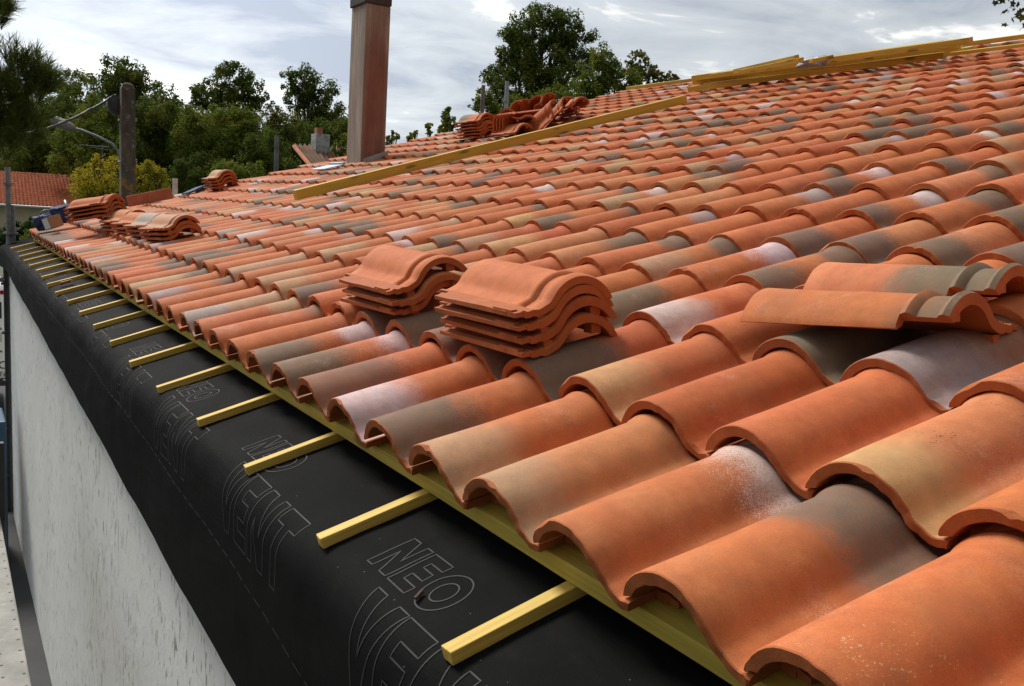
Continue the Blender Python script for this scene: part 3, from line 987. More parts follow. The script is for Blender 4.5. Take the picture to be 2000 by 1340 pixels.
def build_membrane():
    us = np.concatenate([np.arange(-3.0, 4.0, .04), np.arange(4.0, 10.38, .07)])
    ns = 56
    tt = np.concatenate([np.linspace(0, .45, 12), np.linspace(.45, .82, 34)[1:], np.linspace(.82, 1, 12)[1:]])
    ns = len(tt)
    vs, fs = [], []
    rows = []
    for i, u in enumerate(us):
        smax = s_at_z(lower_z(u))
        for j in range(ns):
            s = -.45 + (smax + .45) * tt[j]
            p, n = mem_point(u, s)
            vs.append(p)
    nu = len(us)
    off = len(vs)
    # back face, 1.5 mm behind
    for i, u in enumerate(us):
        smax = s_at_z(lower_z(u))
        for j in range(ns):
            s = -.45 + (smax + .45) * tt[j]
            p, n = mem_point(u, s)
            vs.append(p - n * .0015)
    for i in range(nu - 1):
        for j in range(ns - 1):
            a = i * ns + j
            fs.append((a, a + 1, a + ns + 1, a + ns))
            fs.append((off + a, off + a + ns, off + a + ns + 1, off + a + 1))
        a = i * ns + ns - 1
        fs.append((a, off + a, off + a + ns, a + ns))
    m = MB()
    m.add(vs, fs)
    o = m.build('roofing_membrane', M_MEMB, smooth=50)
    bm = bmesh.new(); bm.from_mesh(o.data); bmesh.ops.recalc_face_normals(bm, faces=bm.faces); bm.to_mesh(o.data); bm.free()
    tag(o, 'black roofing membrane draped over the eave, printed NEO VENT in outline letters', 'roofing membrane')
    # printed outline letters
    S = .24
    GL = {
        'N': [[(0, 0), (0, 1), (.30, 1), (.62, .42), (.62, 1), (.86, 1), (.86, 0), (.58, 0), (.24, .60), (.24, 0)]],
        'E': [[(0, 0), (0, 1), (.72, 1), (.72, .78), (.25, .78), (.25, .62), (.66, .62), (.66, .40), (.25, .40), (.25, .22), (.74, .22), (.74, 0)]],
        'V': [[(0, 1), (.28, 1), (.46, .36), (.64, 1), (.92, 1), (.60, 0), (.32, 0)]],
        'T': [[(.28, 0), (.28, .77), (0, .77), (0, 1), (.82, 1), (.82, .77), (.54, .77), (.54, 0)]],
        'O': [[(.5 + .5 * math.cos(a), .5 + .52 * math.sin(a)) for a in np.linspace(0, 2 * math.pi, 40)[:-1]], [(.5 + .25 * math.cos(a), .5 + .27 * math.sin(a)) for a in np.linspace(0, 2 * math.pi, 30)[:-1]]],
    }
    ADV = {'N': .98, 'E': .86, 'V': .96, 'T': .9, 'O': 1.1}
    hold = [None]

    def ribbon(pts, w):
        """closed polyline in (u, s)"""
        dense = []
        for i in range(len(pts)):
            a, b = np.array(pts[i]), np.array(pts[(i + 1) % len(pts)])
            k = max(1, int(np.linalg.norm(b - a) / .008))
            for q in range(k):
                dense.append(a + (b - a) * q / k)
        n = len(dense)
        vs = []
        for i in range(n):
            t = dense[(i + 1) % n] - dense[i - 1]
            t = t / (np.linalg.norm(t) + 1e-9)
            nn = np.array([-t[1], t[0]])
            for sgn in (-1, 1):
                q = dense[i] + nn * w * sgn
                p, no = mem_point(q[0], q[1])
                vs.append(p + no * .0009)
        fs = [(2 * i, 2 * i + 1, 2 * ((i + 1) % n) + 1, 2 * ((i + 1) % n)) for i in range(n)]
        hold[0].add(vs, fs)

    def word(txt, u0, s0, hgt, wid):
        tot = sum(ADV[c] for c in txt)
        x = 0.0
        hold[0] = MB()
        for c in txt:
            for poly in GL[c]:
                pts = [(u0 - (x + px) * wid / tot, s0 + (1 - py) * hgt) for px, py in poly]
                ribbon(pts, .0014)
            x += ADV[c]
        hold[0].build('printed_word', M_PRINT, o)
    for k in range(-2, 12):
        u0 = .815 + .793 * k
        if u0 > 9.3: break
        word('NEO', u0, .072, .094, .255)
        word('VENT', u0 - .10 + .0, .188, .165, .47)
    # dashed line along the hanging face
    m = MB()
    def dz(u):
        return float(np.interp(u, [-3, .888, 1.162, 1.455, 2.014, 2.714, 3.837, 6.147, 9.5], [-.60, -.438, -.414, -.397, -.376, -.350, -.331, -.296, -.245]))
    u = -1.0
    while u < 9.6:
        vs = []
        for q in range(4):
            uu = u + .045 * q / 3
            s = s_at_z(dz(uu))
            for sgn in (-1, 1):
                p, no = mem_point(uu, s + sgn * .0016)
                vs.append(p + no * .001)
        m.add(vs, [(2 * i, 2 * i + 1, 2 * i + 3, 2 * i + 2) for i in range(3)])
        u += .066
    m.build('dashed_line', M_PRINT, o)


build_membrane()

# ------------------------------------------------------------------ battens
ORDW = {}


def batten(name, p0, p1, w, h, up, material, label, cat, group=None, bev=.0018):
    """a bar whose local X runs from p0 to p1; up = direction of its height h"""
    p0, p1 = Vector(p0), Vector(p1)
    x = (p1 - p0).normalized()
    z = (up - x * up.dot(x)).normalized()
    y = z.cross(x)
    L = (p1 - p0).length
    m = MB()
    k = max(2, int(L / .25))
    r = random.Random(int(L * 1000) + len(label))
    vs, fs = [], []
    for i in range(k + 1):
        t = L * i / k
        e = [r.uniform(-.0007, .0007) for _ in range(4)]
        for q, (sy, sz) in enumerate(((-1, -1), (1, -1), (1, 1), (-1, 1))):
            vs.append((t + (r.uniform(-.0015, .0015) if i in (0, k) else 0), sy * w / 2 + e[q], sz * h / 2 + e[3 - q]))
    for i in range(k):
        for q in range(4):
            fs.append((i * 4 + q, i * 4 + (q + 1) % 4, i * 4 + 4 + (q + 1) % 4, i * 4 + 4 + q))
    fs += [(3, 2, 1, 0), (k * 4, k * 4 + 1, k * 4 + 2, k * 4 + 3)]
    m.add(vs, fs)
    o = m.build(name, material, bevel=bev)
    bm = bmesh.new(); bm.from_mesh(o.data); bmesh.ops.recalc_face_normals(bm, faces=bm.faces); bm.to_mesh(o.data); bm.free()
    o.matrix_world = frame(p0, x, y, z)
    return tag(o, label, cat, group)


batten('eave_batten', rw(-2.6, .037, -.1115), rw(9.62, .037, -.1115), .045, .034, ND, timber('treated_pine_eave', (0.76, 0.55, 0.095), (0.50, 0.34, 0.05), 'X'),
       'long greenish yellow batten under the front edge of the eave tiles', 'batten')
rb = random.Random(3)
for k in range(-2, 19):
    u = .446 + .4885 * k
    if k == 18: u = 9.36
    n_ = k + 1
    if k < 0:
        if k < -1: continue
    lab = {0: 'nearest short yellow batten end on the black membrane'}.get(k)
    vis = k + 1
    if k < 0:
        continue
    if k == 0:
        lab = 'nearest and largest short yellow batten lying on the black membrane'
    elif k == 18:
        lab = 'short yellow batten at the far end of the black membrane by the gable'
    else:
        lab = 'short yellow batten on the black membrane, %s in the row from the front' % ordinal(vis)
    a = rw(u + rb.gauss(0, .004), -.207 + rb.gauss(0, .006), -.1415)
    b = rw(u + rb.gauss(0, .004), .28, -.1415)
    batten('counter_batten', a, b, .026, .0215, ND, M_PINE, lab, 'batten', 'short battens across the membrane')

# beam lying up the slope on the tiles
batten('timber_beam', rw(5.60, 1.40, .052), rw(5.60, 4.93, .050), .068, .068, ND, M_BEAM, 'long yellow timber beam lying up the slope on the tiles', 'beam', bev=.003)
# ridge batten and the batten below it
batten('ridge_batten', rw(-1.5, RIDGE_V - .05, .006), rw(9.6, RIDGE_V - .05, .006), .05, .04, ND, M_BEAM, 'long yellow batten running along the ridge against the sky', 'batten')
batten('thin_batten', rw(4.12, 6.42, .028), rw(-.6, 6.46, .028), .05, .026, ND, M_BEAM, 'thin yellow batten on the tiles just below the ridge at right', 'batten')
# ------------------------------------------------------------------ loose tiles, timber and tools on the roof


def roof_at(x, y, n=0.0):
    d = MW.T @ np.array([(x - 1000) / FPX, (y - 670) / FPX, 1.0])
    nd = np.array(ND)
    k = (n - CAM @ nd) / (d @ nd)
    return Vector(CAM + k * d)


SG = 'tiles stacked on the roof'
stack(1.035, .345, .008, 4, [(O, LG, .9), (D_,), (O,), (O,)],
      ['lowest, greyish clay tile of the large four-tile stack in the middle', 'second tile from below in the large four-tile stack in the middle',
       'third tile from below in the large four-tile stack in the middle', 'plain orange top tile of the large four-tile stack in the middle'], SG, 1)
stack(1.715, .350, .012, 3, [(D_,), (O,), (O,)],
      ['bottom tile of the three-tile stack just left of the large stack', 'middle tile of the three-tile stack just left of the large stack',
       'orange top tile of the three-tile stack just left of the large stack'], SG, 2)
row = ['nearest', 'second', 'third', 'fourth']
tops = [(PO, B, 3), (B, LG, 1.2), (O,), (PO,)]
for k in range(4):
    stack(5.25 + .462 * k, .415 - .012 * k, .006, 3, [(D_,), (D_,), tops[k]],
          ['%s tile of the %s stack in the row near the far eave' % (q, row[k]) for q in ('bottom', 'middle', 'top')], SG, 10 + k, yaw=.13)
stack(7.12, .385, .006, 3, [(D_,), (D_,), (D_,)], ['%s tile of the half-hidden lower stack under the turned stack' % q for q in ('bottom', 'middle', 'top')], SG, 15)
stack(7.04, .36, .105, 4, [(D_,), (D_,), (D_,), (O,)], ['%s tile of the turned stack beside the blue bags' % q for q in ('bottom', 'second', 'third', 'top')], SG, 16, yaw=.62)
stack(7.30, 3.80, .006, 6, [(D_,)] * 5 + [(O, OL, .55)], ['%s tile of the six-tile stack right of the chimney' % q for q in ('bottom', 'second', 'third', 'fourth', 'fifth', 'grey-footed top')], SG, 17)
stack(8.78, 1.63, .006, 4, [(D_,), (D_,), (O,), (O, B, 1.2)], ['%s tile of the lone far stack by the left gable edge' % q for q in ('bottom', 'second', 'third', 'beige top')], SG, 18)

# two loose tiles lying side by side in front at the right, heads towards the camera
lr = random.Random(8)


def loose(near, yaw, col, label, seed, roll=.24):
    """near: crest of the head end; axis runs towards +u, cover down-slope"""
    ya = (-UD * math.cos(yaw) + VD * math.sin(yaw) + ND * .055).normalized()
    xa = ya.cross(ND).normalized()
    xa = (xa * math.cos(roll) + xa.cross(ya).normalized() * math.sin(roll)).normalized()
    za = xa.cross(ya).normalized()
    o = near - ya * .43
    return put_tile('loose_tile', frame(o, xa, ya, za), col, label, 'loose tiles lying at the right', mesh=HI_M, seed=seed)


c1, _ = scheme(O, None, -2, OL, 1.0, .15, rnd=lr)
c2, _ = scheme(PO, None, -2, OL, .62, 0, rnd=lr)
loose(rw(.335, .818, .096), .115, c1, 'front loose clay tile with notched ribbed end lying across the roof', 71)
loose(rw(.385, 1.030, .079), .05, c2, 'rear loose clay tile, half olive-grey, lying behind the front loose tile', 72, .15)

# pile of tiles thrown down behind the six-tile stack
jr = random.Random(21)


def heap(x, y, n, rot, label, col):
    p = roof_at(x, y, n)
    base = Matrix((VD, UD * -1, ND)).transposed()      # columns: local x, y, z
    M3 = base @ Matrix.Rotation(rot[2], 3, 'Z') @ Matrix.Rotation(rot[1], 3, 'Y') @ Matrix.Rotation(rot[0], 3, 'X')
    M = M3.to_4x4()
    if M.to_3x3().determinant() < 0:
        M3.col[0] = M3.col[0] * -1
        M = M3.to_4x4()
    M.translation = p - M3 @ Vector((.08, .215, -.035))
    c, _ = scheme(*col, rnd=jr)
    put_tile('heaped_tile', M, c, label, 'tiles heaped on the roof behind the beam', seed=int(x * 3 + y))


R_ = math.radians
heap(996, 251, .055, (0, R_(4), R_(4)), 'single clay tile lying open-ended just right of the six-tile stack', (O,))
heap(985, 236, .09, (R_(28), R_(10), R_(35)), 'clay tile tilted up between the six-tile stack and the heap', (O,))
for k in range(4):
    heap(1000 + 6 * k, 237 - k * .8, .10, (R_(8), R_(-40), R_(78)), 'clay tile leaning in the nested group, %s from the left' % ordinal(k + 1), (D_,))
heap(1022, 224, .10, (R_(36), R_(-14), R_(52)), 'clay tile leaning steeply at the left peak of the heap', (O,))
heap(1038, 216, .125, (R_(38), R_(16), R_(24)), 'clay tile with its ribbed head up at the top of the heap', (O,))
heap(1056, 214, .125, (R_(34), R_(-12), R_(8)), 'clay tile leaning right beside the topmost tile of the heap', (D_,))
heap(1034, 238, .07, (R_(18), R_(30), R_(48)), 'clay tile slumped at the front foot of the heap', (O,))
heap(1052, 233, .09, (R_(30), R_(-34), R_(-28)), 'clay tile leaning on its corner at the centre of the heap', (D_,))
heap(1080, 224, .09, (R_(30), R_(-22), R_(-14)), 'clay tile facing forwards in the right part of the heap', (O,))
for k in range(4):
    heap(1100 + 3 * k, 218 - 5.0 * k, .05 + .035 * k, (R_(5), R_(-6 + 3 * k), R_(-24 + 11 * k)), '%s clay tile of the flat layers at the right end of the heap' % ('bottom', 'second', 'third', 'top')[k], (D_,))

# timber stack under the ridge
TG = 'boards of the timber stack under the ridge'


def board(a, b, na, nb, w, h, label, group=TG, dv=0.0):
    p0 = roof_at(*a, na) + VD * dv
    p1 = roof_at(*b, nb) + VD * dv
    return batten('timber_board', p0, p1, w, h, ND, M_BEAM, label, 'board', group, bev=.002)


board((1347, 174), (1846, 107), .035, .035, .062, .050, 'front bottom yellow board of the timber stack under the ridge')
board((1360, 172), (1888, 100), .035, .035, .062, .050, 'longest bottom board of the timber stack, sticking out at right', dv=.075)
board((1375, 168), (1858, 102), .035, .035, .062, .050, 'rear bottom board of the timber stack under the ridge', dv=.150)
board((1352, 162), (1868, 92), .088, .088, .060, .044, 'middle layer board of the timber stack, dark along its lower edge', dv=.03)
board((1352, 153), (1836, 87), .135, .135, .062, .050, 'front top yellow board of the timber stack under the ridge', dv=.02)
board((1375, 152), (1880, 83), .135, .135, .062, .046, 'rear top board of the timber stack under the ridge', dv=.10)
board((1430, 141), (1549, 114), .18, .235, .050, .040, 'short board slanting up from the timber stack, left one of the pair', dv=.04)
board((1444, 141), (1562, 118), .18, .215, .050, .036, 'short board slanting up from the timber stack, right one of the pair', dv=.02)
board((1566, 124), (1607, 115), .20, .20, .050, .030, 'stub of board poking out behind the grey plastic wrap', dv=.10)


def lump(name, c, ax, ay, az, seed, amp, mats, parent=None, boxy=.55, sub=3, origin=None):
    """a soft sack-like body: a cube rounded towards a ball, with folds"""
    bm = bmesh.new()
    bmesh.ops.create_cube(bm, size=2)
    bmesh.ops.subdivide_edges(bm, edges=bm.edges[:], cuts=9, use_grid_fill=True)
    c = Vector(c)
    me = bpy.data.meshes.new(name)
    for v in bm.verts:
        d = v.co.normalized()
        q = v.co.lerp(d * 1.15, 1 - boxy)
        k = 1 + amp * mnoise.noise(q * 1.7 + Vector((seed, 0, 0))) + amp * .6 * mnoise.noise(q * 4.1 + Vector((0, seed, 0)))
        q = q * k
        v.co = c + ax * q.x + ay * q.y + az * q.z - (Vector(origin) if origin is not None else c)
    bm.to_mesh(me)
    bm.free()
    me.materials.append(mats)
    me.polygons.foreach_set('use_smooth', [True] * len(me.polygons))
    o = bpy.data.objects.new(name, me)
    COL.objects.link(o)
    if parent is not None:
        o.parent = parent
        o.matrix_parent_inverse = Matrix.Translation(-Vector(parent.location))
    o.location = origin if origin is not None else c
    return o


o = lump('plastic_wrap', roof_at(1578, 124, .17) + VD * .06, UD * .12, VD * .05, ND * .035, 4, .35, M_PLAST)
tag(o, 'crumpled grey plastic wrap on top of the timber stack', 'plastic wrap')

# bags and box at the far eave corner
p = roof_at(90, 446, 0.02)
bg = empty('tool_bag', p)
tag(bg, 'small blue cloth bag with rope handle left of the cardboard box', 'bag')
lump('sack', p + ND * .055, UD * .09, VD * .075, ND * .062, 1, .2, M_BLUE, bg)
m = MB()
q = p + ND * .10 + VD * .04
m.tube([q + VD * (.06 * math.cos(a)) + ND * (.055 * math.sin(a)) + UD * .02 for a in np.linspace(0, math.pi, 9)], .006, 6)
m.build('handle', M_GALV, bg, smooth=60)
p = roof_at(107, 447, .02)
bx = empty('cardboard_box', p)
tag(bx, 'small brown cardboard box with white label between the blue bags', 'box')
a1 = (VD * .35 - UD * .9 + ND * .12).normalized()
a3 = (ND - a1 * ND.dot(a1)).normalized()
a2 = a3.cross(a1)
m = MB(); m.box(p + ND * .058, a1 * .062, a2 * .055, a3 * .05); m.build('carton', M_CARD, bx, bevel=.003)
sg = -1 if a2.dot(Vector(CAM) - p) < 0 else 1
m = MB(); m.box(p + ND * .058 + a2 * sg * .0562, a2 * .0008, a1 * .05, a3 * .044); m.build('label', M_PAPER, bx)
p = roof_at(128, 436, .02)
bg = empty('tool_bag', p)
tag(bg, 'larger navy bag with grey strap right of the cardboard box', 'bag')
lump('sack', p + ND * .085, (VD * .8 + UD * .6) * .105, (UD * .8 - VD * .6) * .085, ND * .07, 7, .22, M_BLUE, bg)
lump('flap', p + ND * .10 + VD * .08, (VD * .8 + UD * .6) * .07, (UD * .8 - VD * .6) * .075, ND * .05, 9, .2, M_NAVY, bg)
m = MB()
c = p + ND * .08 + VD * .03
m.tube([c + UD * -.13 + ND * -.05, c + UD * -.125 + ND * .05 + VD * .01, c + UD * -.05 + ND * .105 + VD * .02, c + UD * .06 + ND * .11 + VD * .03], .011, 6)
m.build('strap', M_GALV, bg, smooth=60)

M_CLAY = simple('plain_clay', (0.34, 0.125, 0.07), 0.85, 0.25, 12, bump=0.3)
# flat verge board at the gable, standing on edge
batten('verge_tile', roof_at(249, 394, .055), roof_at(336, 377, .055), .018, .105, ND, M_CLAY, 'flat reddish clay verge piece standing on edge at the left gable', 'verge tile', bev=.004)
m = MB()
p = roof_at(342, 374, 0.02)
m.tube([p - Vector((0, 0, .30)), p + Vector((0, 0, .135))], .026, 14)
tag(m.build('vent_pipe', simple('grey_white_plastic', (.50, .52, .52), .5, .3, 18), smooth=50, origin=p), 'short white pipe standing up behind the left gable edge', 'pipe')
o = lump('blue_strap', roof_at(380, 371, .012), (UD * .9 + VD * .5) * .30, VD * .05, ND * .012, 12, .25, M_BLUE)
tag(o, 'flat blue cloth strip lying by the lone far stack', 'cloth strip')
# broken bit of tile on a far batten, wood chip by the printed letters
o = lump('clay_shard', roof_at(128, 551, -.125), UD * .018, VD * .032, ND * .007, 15, .5, M_CLAY, boxy=.9)
tag(o, 'small broken clay shard lying on a far yellow batten', 'shard')
o = lump('wood_chip', roof_at(818, 1162, -.1475), (UD * .5 + VD * .85) * .010, (VD * .5 - UD * .85) * .0025, ND * .0025, 5, .3, simple('dark_wood_chip', (.06, .03, .018), .8), boxy=.9)
tag(o, 'small dark wood chip on the membrane beside the nearest printed word', 'wood chip')

# ------------------------------------------------------------------ scaffold below the eave
sc_ = empty('scaffold', (-.9, 3, -3.0))
tag(sc_, 'steel scaffold with perforated deck along the white wall', 'scaffold')


def deck_mat():
    m, t, b = mat('perforated_steel')
    o = t.n('ShaderNodeTexCoord').outputs['Object']
    s = t.n('ShaderNodeSeparateXYZ', None, i0=t.vmath('MULTIPLY', o, (16, 11, 1)))
    fx = t.math('SUBTRACT', t.math('FRACT', s.outputs[0]), .5)
    fy = t.math('MULTIPLY', t.math('SUBTRACT', t.math('FRACT', s.outputs[1]), .5), 1.45)
    r2 = t.math('ADD', t.math('MULTIPLY', fx, fx), t.math('MULTIPLY', fy, fy))
    hole = t.math('LESS_THAN', r2, .0085)
    n = t.noise(o, 9, 6, .65)
    c = t.mix(t.lin(n, .3, .7, 0, 1), (.20, .195, .18, 1), (.33, .32, .29, 1))
    sp = t.smooth(t.noise(o, 24, 4, .7), .62, .70)
    c = t.mix(t.math('MULTIPLY', sp, .6), c, (.48, .47, .44, 1))
    c = t.mix(t.math('MULTIPLY', hole, .95), c, (.02, .018, .016, 1))
    t.set(b.inputs['Base Color'], c)
    b.inputs['Roughness'].default_value = .75
    return m


m = MB()
m.abox(-1.20, -.516, -2.4, 4.50, -1.25, -1.20)
m.build('deck', deck_mat(), sc_, bevel=.006)
m = MB()
m.abox(-1.22, -.486, 4.52, 4.56, -1.26, -.862)
m.build('toe_board', M_DKST, sc_, bevel=.004)
for (x, y, z1, r) in ((-.170, 10.05, -.42, .026), (-.127, 10.24, .58, .027), (-.088, 10.26, .20, .024), (-1.25, 4.6, .9, .024), (-1.25, -2.3, .9, .024), (-.50, 4.62, -1.05, .02)):
    m = MB()
    m.tube([(x, y, -3.0), (x, y, z1)], r, 14)
    for z in np.arange(-2.6, z1 - .05, .5):
        m.tube([(x, y, z), (x, y, z + .022)], r * 1.9, 12)
    m.build('standard', M_GALV if z1 > 0 else M_DKST, sc_, smooth=40)
m = MB()
m.tube([(-.170, 10.05, -.55), (-1.3, 10.05, -.55)], .024, 10)
m.tube([(-.50, 4.62, -1.22), (-1.25, 4.6, -1.22)], .02, 10)
m.tube([(-1.25, 4.6, -.2), (-1.25, -2.3, -.2)], .024, 10)
m.build('ledger', M_GALV, sc_, smooth=40)
# ------------------------------------------------------------------ surroundings
GZ = -3.0
m = MB()
N_ = 40
vs = []
for i in range(N_ + 1):
    for j in range(N_ + 1):
        x = -320 + 640 * i / N_
        y = -240 + 640 * j / N_
        far = max(0.0, math.hypot(x, y) - 40)
        vs.append((x, y, GZ - min(1.2, far * .03) + .5 * mnoise.noise(Vector((x * .02, y * .02, 0))) * min(1, far / 40)))
m.add(vs, [(i * (N_ + 1) + j, (i + 1) * (N_ + 1) + j, (i + 1) * (N_ + 1) + j + 1, i * (N_ + 1) + j + 1) for i in range(N_) for j in range(N_)])
tag(m.build('ground', M_GRASS, smooth=60), kind='structure')
m = MB()
m.add([(-14, -12, GZ + .02), (-.14, -12, GZ + .02), (-.14, 11.5, GZ + .02), (6, 22, GZ + .02), (-14, 22, GZ + .02)], [(0, 1, 2, 3, 4)])
tag(m.build('yard', M_ASPH), kind='structure')


def leaves(name, blobs, n, size, material, parent=None, seed=0, sub=16, spread=.33, shape=None, origin=(0, 0, 0), aspect=.62):
    """leaf-sized faces gathered in clumps through the crown's volume"""
    r = np.random.RandomState(seed)
    w = np.array([b[1] ** 2 for b in blobs])
    w = w / w.sum()
    cl, cr = [], []
    for (c, rad), ww in zip(blobs, w):
        k = sub
        d = r.normal(size=(k, 3))
        d /= np.linalg.norm(d, axis=1)[:, None]
        rr = rad * r.uniform(.35, 1.0, k) ** .6
        cl.append(np.array(c) + d * rr[:, None])
        cr.append(np.full(k, rad * spread) * r.uniform(.55, 1.2, k))
    idx = []
    for bi in range(len(blobs)):
        cnt = int(n * w[bi])
        idx.append(bi * sub + r.randint(0, sub, cnt))
    idx = np.concatenate(idx)
    cl, cr = np.concatenate(cl), np.concatenate(cr)
    n = len(idx)
    g = r.normal(size=(n, 3))
    g /= np.linalg.norm(g, axis=1)[:, None]
    pos = cl[idx] + g * (cr[idx] * r.uniform(.2, 1.15, n) ** .7)[:, None]
    nrm = g + r.normal(size=(n, 3)) * .6 + np.array([0, 0, .5])
    nrm /= np.linalg.norm(nrm, axis=1)[:, None]
    t = np.cross(nrm, r.normal(size=(n, 3)))
    t /= np.linalg.norm(t, axis=1)[:, None] + 1e-9
    b = np.cross(nrm, t)
    s = size * r.uniform(.6, 1.35, n)[:, None]
    if shape is None:
        shape = [(-.5, 0), (0, -.5 * aspect), (.5, 0), (.05, .5 * aspect)]
    k = len(shape)
    o0 = np.array(origin)
    vs = np.empty((n, k, 3))
    for i, (a, c) in enumerate(shape):
        bend = -.25 * abs(a) ** 1.5
        vs[:, i] = pos + t * s * a + b * s * c + nrm * s * bend - o0
    me = bpy.data.meshes.new(name)
    me.vertices.add(n * k)
    me.vertices.foreach_set('co', vs.ravel())
    me.loops.add(n * k)
    me.loops.foreach_set('vertex_index', np.arange(n * k))
    me.polygons.add(n)
    me.polygons.foreach_set('loop_start', np.arange(n) * k)
    me.polygons.foreach_set('loop_total', np.full(n, k))
    me.update()
    me.validate()
    me.materials.append(material)
    o = bpy.data.objects.new(name, me)
    COL.objects.link(o)
    o.location = origin
    if parent is not None:
        o.parent = parent
        o.matrix_parent_inverse = Matrix.Translation(-Vector(parent.location))
    return o


def tree(name, label, cat, D, parts, material, group=None, seed=0, dens=1.0, leafpx=2.7, trunk_px=None, sub=22, spread=.38, limbs=True):
    """parts: crown lobes as (px x, px y, px radius) seen in the photograph, D metres deep"""
    r = random.Random(seed)
    blobs = []
    area = 0
    for (x, y, q) in parts:
        rad = 1.12 * q / FPX * D
        c = at(x, y, D + r.uniform(-.5, .5) * rad * 1.2)
        blobs.append((tuple(c), rad))
        area += math.pi * (q * .512) ** 2
    tx = trunk_px if trunk_px is not None else sum(p[0] * p[2] for p in parts) / sum(p[2] for p in parts)
    low = max(p[1] + p[2] for p in parts)
    bpt = at(tx, low, D)
    base = Vector((bpt.x, bpt.y, GZ - 1.0))
    root = empty(name, base)
    tag(root, label, cat, group)
    size = leafpx * D / (FPX * .512)
    leaves('crown', blobs, int(area / 4.2 * 9.0 * dens), size, material, root, seed + 1, sub, spread, origin=base)
    m = MB()
    top = Vector(blobs[0][0])
    hgt = max(b[0][2] for b in blobs)
    tr = max(.07, min(.32, .03 * (hgt - base.z)))
    mid = Vector((base.x + r.uniform(-.2, .2), base.y, base.z + (hgt - base.z) * .45))
    tp = Vector((base.x * .5 + top.x * .5, base.y * .5 + top.y * .5, base.z + (hgt - base.z) * .88))
    m.tube([base, base.lerp(mid, .5) + Vector((.05, .03, 0)), mid, tp], [tr, tr * .8, tr * .62, tr * .15], 9)
    if limbs:
        for c, rad in blobs:
            c = Vector(c)
            st = base.lerp(mid, 1).lerp(tp, r.uniform(0, .5))
            if (c - st).length > .3:
                md = st.lerp(c, .5) + Vector((0, 0, -.12 * (c - st).length * .5))
                m.tube([st, md, c + Vector((0, 0, rad * .3))], [tr * .38, tr * .22, tr * .06], 6)
                for _ in range(3):
                    e = c + Vector((r.uniform(-1, 1), r.uniform(-1, 1), r.uniform(-.3, 1))) * rad * .8
                    m.tube([md.lerp(c, r.uniform(.3, .9)), e], [tr * .12, tr * .03], 5)
    m.build('trunk', M_BARK, root, smooth=60)
    return root


# far wood behind everything, tree by tree, then the ones one can tell apart
TB = 'broad trees behind the roof at left'
tree('broadleaf_tree', 'broad dark tree filling the back of the wood at far left', 'tree', 78, [(60, 290, 75), (150, 290, 70), (100, 350, 70), (200, 260, 55), (190, 330, 60)], L_DARK, TB, 38, 1.5, sub=40, spread=.5)
tree('broadleaf_tree', 'broad dark tree filling the back of the wood right of the pole', 'tree', 80, [(290, 270, 65), (340, 300, 60), (270, 330, 60), (380, 280, 50), (400, 340, 60), (330, 245, 40)], L_DARK, TB, 39, 1.5, sub=40, spread=.5)
tree('broadleaf_tree', 'broad dark tree filling the back of the wood toward the chimney', 'tree', 78, [(450, 280, 50), (500, 300, 45), (560, 290, 44), (620, 280, 50), (520, 340, 55), (600, 320, 50), (670, 290, 45), (450, 330, 50)], L_DARK, TB, 40, 1.5, sub=40, spread=.5)
tree('broadleaf_tree', 'dark bushy tree behind the small far tiled house', 'tree', 62, [(70, 250, 55), (110, 290, 60), (60, 320, 60), (130, 230, 42), (100, 350, 50)], L_DARK, TB, 41)
tree('broadleaf_tree', 'tree with airy round top just left of the utility pole', 'tree', 66, [(145, 168, 34), (120, 195, 30), (170, 190, 34), (150, 230, 40)], L_MID, TB, 42, .8)
tree('broadleaf_tree', 'tall tree whose rounded crown rises behind the utility pole', 'tree', 64, [(225, 150, 38), (250, 140, 26), (270, 165, 30), (205, 165, 26), (290, 195, 34), (245, 200, 40), (320, 220, 34)], L_DARK, TB, 43, .9)
tree('broadleaf_tree', 'dark broad tree directly right of the utility pole', 'tree', 58, [(310, 230, 48), (280, 270, 55), (340, 275, 55), (260, 320, 50), (330, 330, 55)], L_DARK, TB, 44)
tree('broadleaf_tree', 'olive green tree behind the street lamp arm', 'tree', 55, [(180, 260, 50), (150, 300, 45), (210, 300, 50), (190, 225, 34), (225, 245, 34)], L_MID, TB, 45, .9)
tree('broadleaf_tree', 'wide lighter green tree in the middle of the far wood', 'tree', 56, [(400, 245, 42), (440, 270, 50), (480, 255, 42), (420, 310, 55), (480, 315, 50), (375, 285, 40)], L_MID, TB, 46)
tree('broadleaf_tree', 'dark low tree between the far wood and the wooden post', 'tree', 54, [(510, 290, 36), (490, 340, 40), (540, 320, 36), (380, 350, 44), (430, 350, 44)], L_DARK, TB, 47)
tree('broadleaf_tree', 'spreading tree with ragged crown standing above the far wood', 'tree', 68, [(450, 155, 30), (435, 180, 34), (475, 170, 30), (400, 190, 28), (505, 185, 22), (470, 205, 36), (425, 210, 30), (448, 132, 16), (385, 180, 16), (490, 212, 24)], L_DARK, TB, 48, .85)
tree('broadleaf_tree', 'tree with divided crown just left of the chimney', 'tree', 64, [(590, 165, 30), (625, 175, 30), (570, 158, 20), (610, 205, 38), (645, 215, 28), (655, 235, 22), (580, 195, 22), (600, 245, 36)], L_DARK, TB, 49, .95)
tree('broadleaf_tree', 'small yellowish tree between the two tall trees left of the chimney', 'tree', 60, [(540, 225, 22), (560, 245, 26), (530, 255, 22), (550, 280, 34)], L_AUT, TB, 50, .7)
tree('broadleaf_tree', 'dark tree behind the far white chimney', 'tree', 60, [(640, 280, 44), (600, 290, 44), (670, 270, 36), (570, 315, 44), (660, 310, 36)], L_DARK, TB, 51)
